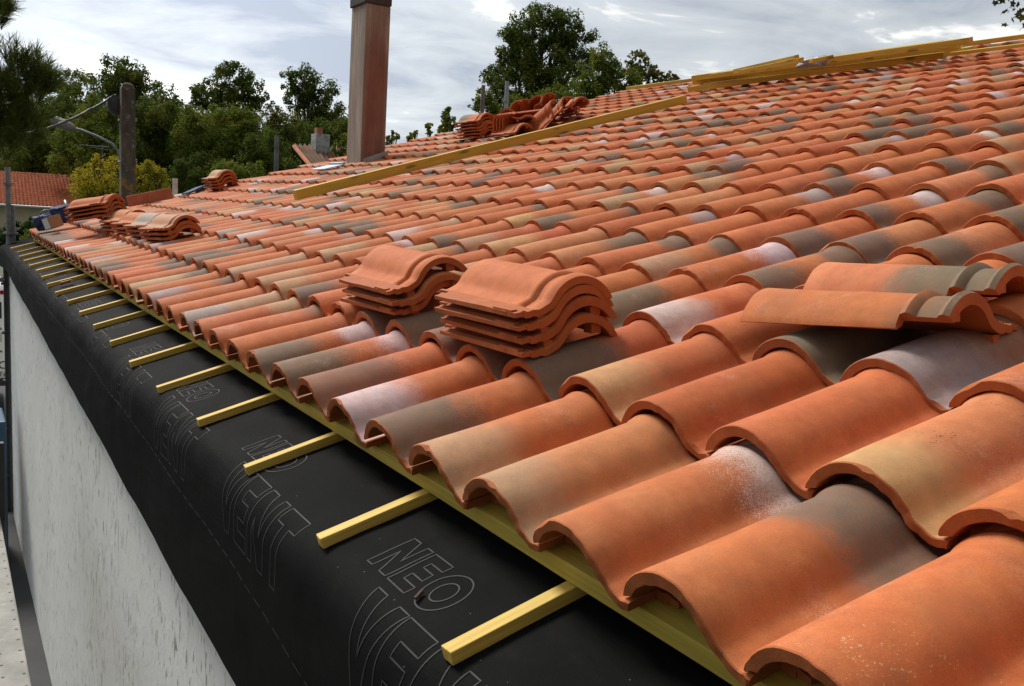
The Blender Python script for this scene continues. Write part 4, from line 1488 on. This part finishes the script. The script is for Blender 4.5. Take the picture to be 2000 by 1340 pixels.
tree('broadleaf_tree', 'tall dense dark tree standing right of the chimney', 'tree', 42,
     [(1060, 60, 44), (1020, 60, 34), (1100, 60, 40), (1010, 100, 38), (1130, 90, 36), (1060, 110, 55), (1000, 135, 34), (1095, 140, 50), (970, 150, 28), (1140, 130, 26), (1030, 165, 44), (980, 185, 34), (1050, 190, 40), (1000, 80, 24), (1040, 32, 20), (1090, 38, 18), (1120, 42, 14)],
     L_DARK, None, 52, .95, sub=20)
tree('broadleaf_tree', 'lower green tree in front of the tall tree right of the chimney', 'tree', 34, [(1180, 120, 28), (1165, 150, 34), (1205, 150, 34), (1150, 175, 30), (1230, 165, 28), (1190, 180, 32), (1130, 185, 26)], L_MID, None, 53, 1.0)
tree('broadleaf_tree', 'thin yellowing tree at the right of the dark trees', 'tree', 36, [(1250, 122, 20), (1235, 140, 18), (1270, 140, 18), (1250, 160, 22), (1285, 155, 15), (1310, 152, 11), (1280, 168, 14), (1322, 158, 7)], L_AUT, None, 54, .42, leafpx=4.0)
tree('broadleaf_tree', 'small leafy tree left of the tall dark tree, behind two posts', 'tree', 38, [(945, 190, 16), (930, 205, 13), (955, 205, 16), (965, 215, 14), (1010, 210, 26), (1050, 205, 30), (1090, 195, 26), (985, 220, 20)], L_MID, None, 55, .9)
tree('sapling', 'leafy sapling top showing over the roof left of the tile stack', 'sapling', 26, [(872, 225, 9), (880, 240, 12), (868, 250, 12), (838, 245, 6), (838, 258, 5), (876, 214, 5)], L_MID, 'saplings peeping over the roof', 56, .8, leafpx=4.0)
tree('sapling', 'tiny sapling top peeping over the roof midway right of the chimney', 'sapling', 26, [(806, 264, 6), (798, 270, 5), (812, 258, 4)], L_MID, 'saplings peeping over the roof', 57, .8, leafpx=3.6)
tree('sapling', 'small sapling top right beside the chimney foot', 'sapling', 26, [(762, 272, 7), (775, 266, 6), (768, 258, 4), (756, 285, 7)], L_MID, 'saplings peeping over the roof', 58, .8, leafpx=3.6)
sr = random.Random(12)
tree('shrub', 'bright yellow-green shrub behind the utility pole', 'shrub', 27,
     [(235, 358, 38), (190, 362, 34), (285, 358, 34), (165, 372, 28), (312, 370, 20), (200, 385, 40), (270, 384, 44)] +
     [(sr.uniform(150, 322), 0, 0) and (xx, 352 - (1 - ((xx - 235) / 100) ** 2) * sr.uniform(8, 50), sr.uniform(5, 11)) for xx in [148 + 5 * k for k in range(36)]],
     L_YEL, None, 59, .8, leafpx=2.2, sub=26, spread=.55)
tree('hedge', 'dark green hedge in front of the small far tiled house', 'hedge', 33, [(0, 458, 26), (35, 452, 24), (65, 450, 24), (95, 452, 22), (120, 450, 22), (50, 475, 26), (90, 475, 26), (10, 490, 26)], L_HEDGE, None, 60, 1.1, limbs=False)
tree('shrub', 'feathery green shrub beside the hedge below the blue bags', 'shrub', 22, [(55, 470, 16), (75, 462, 16), (48, 485, 14), (90, 465, 14)], L_MID, None, 61, 1.0, limbs=False)
tree('shrub', 'low green shrub between the far roofs and the lone tile stack', 'shrub', 40, [(445, 335, 24), (425, 350, 22), (470, 345, 22), (500, 335, 18)], L_MID, None, 62, .8)
tree('shrub', 'climbing shrub growing over the far mossy roof', 'shrub', 27, [(665, 290, 14), (672, 270, 12), (655, 305, 14), (625, 300, 8), (600, 300, 7), (560, 315, 9)], L_MID, None, 63, .8)


# pine at the left edge
def pine():
    r = np.random.RandomState(5)
    D = 11.0
    base = Vector((at(-95, 400, D).x, at(-95, 400, D).y, GZ))
    root = empty('pine_tree', base)
    tag(root, 'dark pine with long needles at the left edge', 'pine tree')
    m = MB()
    tops = [at(-95, -60, D)]
    m.tube([base, at(-90, 250, D), at(-85, 60, D), at(-90, -120, D)], [.17, .13, .10, .05], 10)
    shoots = []
    lobes = [(40, 175, 48), (70, 150, 30), (10, 150, 50), (55, 205, 40), (20, 235, 50), (45, 265, 30), (-30, 200, 60), (5, 300, 40), (-30, 270, 50), (-5, 25, 18), (-20, 45, 26), (-40, -10, 40), (80, 175, 16)]
    for (x, y, q) in lobes:
        c = at(x, y, D + r.uniform(-.4, .4))
        m.tube([at(-90, y + 30, D), at((x - 90) / 2, y + 18, D), c], [.035, .022, .008], 6)
        for _ in range(int(q * .85)):
            d = r.normal(size=3); d /= np.linalg.norm(d)
            p = np.array(c) + d * (q / FPX * D) * r.uniform(.2, 1) ** .5
            ax = np.array([d[0] * .5, d[1] * .5, .75 + .5 * d[2]]) + r.normal(size=3) * .22
            shoots.append((p, ax / np.linalg.norm(ax), r.uniform(.12, .24)))
    m.build('trunk', M_BARK, root, smooth=60)
    vs, fs = [], []
    for p, ax, L in shoots:
        a = np.cross(ax, [.3, .9, .1]); a /= np.linalg.norm(a)
        b = np.cross(ax, a)
        for k in range(46):
            t = r.uniform(0, 1)
            an = r.uniform(0, 2 * math.pi)
            out = a * math.cos(an) + b * math.sin(an)
            dirn = ax * r.uniform(.55, 1.1) + out * r.uniform(.3, .8)
            dirn /= np.linalg.norm(dirn)
            st = p + ax * L * t
            ln = r.uniform(.10, .17)
            side = np.cross(dirn, r.normal(size=3)); side /= np.linalg.norm(side)
            w = .0036
            i = len(vs)
            e = st + dirn * ln
            vs += [st - side * w, st + side * w, e + side * w * .3, e - side * w * .3]
            fs.append((i, i + 1, i + 2, i + 3))
    mm = MB(); mm.v = [tuple(v) for v in vs]; mm.f = fs; mm.m = [0] * len(fs)
    mm.build('crown', L_PINE, root, origin=base)


pine()


# plane tree whose branch hangs in at the top right
def plane_tree():
    D = 21.0
    b0 = at(2420, 420, D)
    base = Vector((b0.x, b0.y, GZ))
    root = empty('plane_tree', base)
    tag(root, 'lobed leaves of a plane tree branch hanging in at the top right corner', 'tree')
    m = MB()
    m.tube([base, at(2410, 200, D), at(2380, -100, D), at(2330, -420, D)], [.30, .26, .2, .08], 12)
    m.tube([at(2385, -60, D), at(2200, -70, D), at(2060, -20, D), at(1975, 38, D)], [.10, .06, .03, .008], 8)
    m.tube([at(2060, -20, D), at(1990, -12, D), at(1938, 6, D)], [.03, .016, .006], 6)
    m.build('trunk', M_BARK, root, smooth=60)
    star = []
    for k in range(10):
        a = 2 * math.pi * k / 10
        rad = .5 if k % 2 == 0 else .27
        star.append((rad * math.cos(a), rad * math.sin(a)))
    blobs = [(tuple(at(x, y, D)), q / FPX * D) for x, y, q in ((1990, 20, 15), (1972, 30, 10), (1960, 52, 6), (1942, 6, 9), (1955, -4, 10), (2010, 0, 26), (2000, 48, 10), (1966, 56, 5), (2060, -30, 40), (2090, 40, 36), (2120, -60, 50), (2030, -60, 40), (2180, 0, 60), (2250, -90, 80), (2330, 20, 80), (2360, -250, 120))]
    leaves('crown', blobs, 1500, .165, leaf_mat('plane_leaf', (0.022, 0.032, 0.010), (0.060, 0.070, 0.018), (0.085, 0.075, 0.018)), root, 3, 9, .55, star, origin=base)


plane_tree()

# concrete utility pole with street lamp and cable
D = 19.0
pb = at(249, 385, D)
root = empty('utility_pole', (pb.x, pb.y, GZ))
tag(root, 'lichen-stained concrete utility pole in front of the yellow shrub', 'utility pole')
m = MB()
ptop = at(249, 172, D)
vs = []
for z, w in ((GZ, .165), (ptop.z - .05, .128), (ptop.z + .03, .10), (ptop.z + .07, .05)):
    for sx, sy in ((-1, -1), (1, -1), (1, 1), (-1, 1)):
        vs.append((pb.x + sx * w, pb.y + sy * w, z))
fs = [(12, 13, 14, 15)]
for j in range(3):
    fs += [(j * 4 + i, j * 4 + (i + 1) % 4, j * 4 + 4 + (i + 1) % 4, j * 4 + 4 + i) for i in range(4)]
m.add(vs, fs)
m.build('shaft', M_CONC, root, bevel=.02, origin=(pb.x, pb.y, GZ))
m = MB()
for y in (235, 316):
    m = MB()
    c = at(249, y, D)
    m.abox(c.x - .16, c.x + .16, c.y - .16, c.y + .16, c.z - .02, c.z + .02)
    m.build('steel_band', M_GALV, root, bevel=.004)
m = MB()
c = at(229, 205, D - .1)
m.tube([c + Vector((0, -.10, 0)), c + Vector((0, .10, 0))], [.20, .20], 18)
m.tube([c + Vector((0, -.13, 0)), c + Vector((0, -.10, 0))], [.12, .16], 14)
m.build('cable_drum', M_DKST, root, smooth=40)
m = MB()
pts = [at(236, 316, D), at(231, 295, D), at(218, 280, D), at(190, 266, D), at(160, 254, D), at(143, 250, D)]
m.tube(pts, [.028, .028, .027, .025, .023, .022], 8)
arm = m.build('lamp_arm', M_GALV, root, smooth=50)
m = MB()
a, b = at(147, 251, D), at(100, 234, D)
ax = (b - a)
dn = Vector((0, 0, -1))
sd = ax.normalized().cross(dn).normalized()
rings = [(0, .05, .05), (.12, .075, .085), (.4, .13, .11), (.75, .15, .11), (.95, .10, .07), (1.0, .03, .03)]
vs = []
k = 12
for t, w, h in rings:
    for j in range(k):
        an = 2 * math.pi * j / k
        vs.append(a + ax * t + sd * (math.cos(an) * w) + dn * (math.sin(an) * h))
fs = [(i * k + j, i * k + (j + 1) % k, (i + 1) * k + (j + 1) % k, (i + 1) * k + j) for i in range(len(rings) - 1) for j in range(k)]
fs += [tuple(range(k)), tuple(reversed(range((len(rings) - 1) * k, len(rings) * k)))]
m.add(vs, fs)
m.build('lamp_head', simple('weathered_lamp', (.13, .12, .105), .6, .3, 10), root, smooth=50)
m = MB()
m.tube([at(241, 385, D - .17), at(240, 300, D - .17), at(240, 190, D - .17)], .014, 6)
m.build('conduit', M_DKST, root, smooth=60)
m = MB()
e0, e1 = at(226, 186, D), at(-160, 262, 13.5)
pts = [e0.lerp(e1, t) + Vector((0, 0, -.35 * math.sin(math.pi * t))) for t in np.linspace(0, 1, 24)]
m.tube(pts, .022, 7)
m.tube([p + Vector((.02 * math.cos(i * 1.9), 0, .028 * math.sin(i * 1.9))) for i, p in enumerate(pts)], .014, 6)
tag(m.build('overhead_cable', M_DKST, smooth=60), 'twisted black overhead cable running left from the utility pole', 'cable')


# small tiled house far behind
def far_house():
    D = 52.0
    e0 = at(165, 403, D)
    ez = at(70, 404, D).z
    root = empty('tiled_house', (e0.x, e0.y, GZ - 1.5))
    tag(root, 'low cream house with red tiled roof seen between pine and shrub', 'house')
    rt = Vector((at(1, 0, D) - at(0, 0, D))); rt.z = 0; rt.normalize()
    fw = Vector((-rt.y, rt.x, 0))
    if fw.y < 0: fw = -fw
    o = Vector((e0.x, e0.y, ez))
    W, dep, rise = 11.5, 5.4, 1.85
    m = MB()
    c = o - rt * (W / 2 - .3) + fw * (.35 + dep)
    m.box(Vector((c.x, c.y, ez - 1.6)), rt * (W / 2 - .5), fw * dep, Vector((0, 0, 1.55)))
    m.build('wall', M_CREAM, root)
    # corrugated roof, both slopes
    cols, nrow, per = int(W / .21), 15, 4
    for sgn in (1, -1):
        vs, fs = [], []
        for j in range(nrow):
            for e in (0, 1):
                t = (j + e) / nrow
                for i in range(cols * per + 1):
                    x = i / per
                    hgt = .055 * math.sin(2 * math.pi * x) + (.045 if e == 0 else 0)
                    a = o - rt * (i / (cols * per) * W - .3)
                    yy = t * (dep + .35)
                    if sgn < 0: yy = 2 * (dep + .35) - yy
                    q = a + fw * yy
                    vs.append((q.x, q.y, ez + .06 + t * rise + hgt))
        nn = cols * per + 1
        for rr in range(nrow * 2 - 1):
            for i in range(nn - 1):
                fs.append((rr * nn + i, rr * nn + i + 1, (rr + 1) * nn + i + 1, (rr + 1) * nn + i))
        m = MB(); m.add(vs, fs)
        m.build('roof', M_FROOF, root, smooth=60)
    m = MB()
    m.tube([o + rt * .4 + Vector((0, 0, -.02)) - fw * .06, o - rt * W + Vector((0, 0, -.02)) - fw * .06], .085, 10)
    m.build('gutter', M_GUT, root, smooth=50)
    m = MB()
    b = at(200, 345, D)
    t = at(200, 283, D)
    m.tube([b - Vector((0, 0, 2.2)), t], .028, 6)
    for (x0, y0, x1, y1) in ((155, 283, 213, 287), (178, 287, 212, 293)):
        m.tube([at(x0, y0, D), at(x1, y1, D)], .022, 5)
    for k in range(6):
        p = at(163 + 8 * k, 284 + .6 * k, D)
        m.tube([p - fw * .4, p + fw * .4], .015, 5)
    m.build('aerial', M_GALV, root, smooth=60)


far_house()


def mossy_house():
    D = 27.0
    root = empty('old_house', at(620, 340, D) * 1.0)
    tag(root, 'old overgrown house with mossy tiled roof left of the chimney', 'house')
    ap, lo, rt_ = at(574, 284, D), at(612, 330, D - 1.6), at(668, 290, D)
    a2, l2 = at(700, 292, D + 1), at(720, 338, D - 1.0)
    m = MB()
    # roof slope facing the camera, rows of tiles as waves
    vs, fs = [], []
    nu, nv = 56, 12
    for j in range(nv):
        for e in (0, 1):
            t = (j + e) / nv
            for i in range(nu + 1):
                s = i / nu
                p = ap.lerp(lo, t).lerp(a2.lerp(l2, t), s)
                vs.append(p + Vector((0, -.02, .045 * math.sin(i * 2 * math.pi / 4) + (.05 if e == 0 else 0) + .03 * mnoise.noise(p * 2))))
    for r in range(nv * 2 - 1):
        for i in range(nu):
            fs.append((r * (nu + 1) + i, r * (nu + 1) + i + 1, (r + 1) * (nu + 1) + i + 1, (r + 1) * (nu + 1) + i))
    m.add(vs, fs)
    m.build('roof', M_MOSS, root, smooth=60)
    m = MB()
    m.tube([ap + Vector((-.03, -.1, -.03)), lo + Vector((-.03, -.1, -.03))], .06, 6)
    m.build('verge', M_FROOF, root)
    m = MB()
    c = (lo + l2) / 2
    zz = c.z - .1
    m.box((c.x, c.y + 1.4, (zz + GZ - 1) / 2), (l2 - lo) * .46, Vector((-(l2 - lo).y, (l2 - lo).x, 0)).normalized() * 1.2, Vector((0, 0, (zz - GZ + 1) / 2)))
    m.build('wall', M_CREAM, root)
    m = MB()
    a, b = at(617, 290, D - .3), at(650, 263, D - .3)
    m.abox(a.x, b.x, a.y, a.y + .45, a.z - .6, b.z)
    ch = m.build('chimney', simple('peeling_whitewash', (.30, .31, .31), .9, .6, 7), root, bevel=.02)
    m = MB()
    m.abox(a.x + .05, a.x + .22, a.y + .08, a.y + .3, b.z, b.z + .18)
    m.build('chimney_pot', M_CLAY, ch)


mossy_house()


def post(name, x0, x1, y0, y1, D, mt, label, cat, group=None):
    a, b = at((x0 + x1) / 2, y0, D), at((x0 + x1) / 2, y1, D)
    w = (x1 - x0) / FPX * D / 2
    m = MB()
    m.tube([(b.x, b.y, GZ), (b.x, b.y, a.z - .04), (b.x, b.y, a.z)], [w * 1.12, w, w * .9], 12)
    m.tube([(b.x, b.y, a.z - .30), (b.x, b.y, a.z - .27)], w * 1.25, 12)
    return tag(m.build(name, mt, smooth=45, origin=(b.x, b.y, GZ)), label, cat, group)


post('wooden_post', 535, 544, 265, 330, 24, simple('grey_wood', (.12, .115, .11), .9, .4, 8), 'weathered grey post standing in front of the dark wood', 'post')
M_RUST = simple('rusty_steel', (.10, .075, .065), .75, .6, 3.5)
post('steel_post', 936.5, 944.5, 168, 240, 13.5, M_RUST, 'rust-stained steel post behind the roof, left of the pair', 'post', 'steel posts behind the roof')
post('steel_post', 982.5, 990.5, 160, 240, 13.5, M_GALV, 'plain grey steel post behind the roof, right of the pair', 'post', 'steel posts behind the roof')


# van and clutter in the yard at the left edge
def text_mesh(name, s, size, mt, parent, origin, xdir, zdir):
    cu = bpy.data.curves.new(name, 'FONT')
    cu.body = s
    cu.size = size
    cu.extrude = .002
    to = bpy.data.objects.new('tmp', cu)
    COL.objects.link(to)
    bpy.context.view_layer.update()
    me = bpy.data.meshes.new_from_object(to.evaluated_get(bpy.context.evaluated_depsgraph_get()))
    bpy.data.objects.remove(to)
    bpy.data.curves.remove(cu)
    me.name = name
    me.materials.clear(); me.materials.append(mt)
    o = bpy.data.objects.new(name, me)
    COL.objects.link(o)
    n = xdir.cross(zdir)
    M = frame(Vector(origin), xdir, zdir, n)
    o.parent = parent
    o.matrix_parent_inverse = Matrix.Translation(-Vector(parent.location))
    o.matrix_world = M
    return o


def van():
    Y = 12.2
    k = lambda x, y: Vector(CAM + (MW.T @ np.array([(x - 1000) / FPX, (y - 670) / FPX, 1.0])) * 1.0)
    def onY(x, y, yy=Y):
        d = MW.T @ np.array([(x - 1000) / FPX, (y - 670) / FPX, 1.0])
        return Vector(CAM + d * (yy - CAM[1]) / d[1])
    xr = onY(14, 600).x
    zt, zb = onY(5, 556).z, onY(5, 742).z
    root = empty('parked_van', (xr - 1, Y + 1.5, GZ))
    tag(root, 'white van with black and red lettering parked past the wall corner', 'van')
    m = MB()
    prof = [(0, zb), (0, zt - .10), (.10, zt), (3.4, zt), (3.6, zt - .1), (4.4, zt - .85), (4.9, zt - 1.0), (5.0, zb)]
    vs = [(x, Y + y, z) for x in (xr - 1.95, xr) for y, z in prof]
    n = len(prof)
    m.add(vs, [tuple(range(n)), tuple(reversed(range(n, 2 * n)))] + [(i, n + i, n + (i + 1) % n, (i + 1) % n) for i in range(n)])
    m.build('body', M_WHITE, root, bevel=.04, smooth=40)
    def pane(name, y0, y1, mt, dy=.012, x0=xr - 1.75, x1=xr - .06):
        m = MB()
        m.abox(x0, x1, Y - dy, Y - .001, onY(5, y1).z, onY(5, y0).z)
        return m.build(name, mt, root, bevel=.004)
    pane('rear_window', 590, 622, M_GLASS)
    pane('bumper', 738, 752, M_BLACK, .06, xr - 1.95, xr)
    pane('number_plate_panel', 650, 668, simple('pale_green_panel', (.42, .47, .36), .5, .1), .01)
    for z in (640, 684):
        pane('trim_strip', z, z + 4, M_GALV, .015)
    for (x, z, y) in ((xr - .12, GZ + .34, .9), (xr - 1.83, GZ + .34, .9), (xr - .12, GZ + .34, 4.0), (xr - 1.83, GZ + .34, 4.0)):
        m = MB()
        m.tube([(x - .1, Y + y, z), (x + .1, Y + y, z)], .33, 20)
        w = m.build('wheel', M_BLACK, root, smooth=40)
        m = MB()
        m.tube([(x - .105, Y + y, z), (x + .105, Y + y, z)], .19, 16)
        m.build('rim', M_GALV, w, smooth=40)
    px = .0
    s1 = onY(3.2, 720); text_mesh('lettering', 'O', .135, M_BLACK, root, (s1.x - .035, Y - .006, s1.z), Vector((1, 0, 0)), Vector((0, 0, 1)))
    s1 = onY(2.5, 735); text_mesh('lettering', 'Tél', .085, M_BLACK, root, (s1.x - .03, Y - .006, s1.z), Vector((1, 0, 0)), Vector((0, 0, 1)))
    s1 = onY(7, 571)
    m = MB(); m.tube([(s1.x, Y - .004, s1.z), (s1.x, Y - .001, s1.z)], .03, 16); m.build('red_mark', M_RED, root)
    s1 = onY(1, 571)
    m = MB(); m.tube([(s1.x, Y - .004, s1.z), (s1.x, Y - .001, s1.z)], .025, 16); m.build('red_mark', M_RED, root)


van()
m = MB()
b = at(5, 840, 8.2)
m.abox(b.x - .9, b.x + .03, b.y, b.y + .6, GZ, -1.66)
for k in range(6):
    m.abox(b.x - .86 + .15 * k, b.x - .82 + .15 * k, b.y - .012, b.y, GZ + .02, -1.70)
tag(m.build('blue_crate', M_BLUEP, bevel=.015), 'ribbed blue plastic crate standing at the foot of the scaffold', 'crate')
m = MB()
rr = random.Random(4)
b = at(2, 790, 9.5)
for k in range(16):
    a = Vector((b.x + rr.uniform(-1.0, .04), b.y + rr.uniform(0, .8), GZ + rr.uniform(.0, .8)))
    e = a + Vector((rr.uniform(-.3, .3), rr.uniform(-.3, .3), rr.uniform(.1, .5)))
    e.x = min(e.x, b.x + .05)
    m.tube([a, e], rr.uniform(.015, .03), 7)
for k in range(4):
    m.abox(b.x - 1.1, b.x + .04, b.y + .2 * k, b.y + .2 * k + .03, GZ + .2 * k + .01, GZ + .2 * k + .06)
tag(m.build('scrap_heap', M_DKST, smooth=40), 'dark heap of steel tubes beyond the blue crate', 'scrap heap')
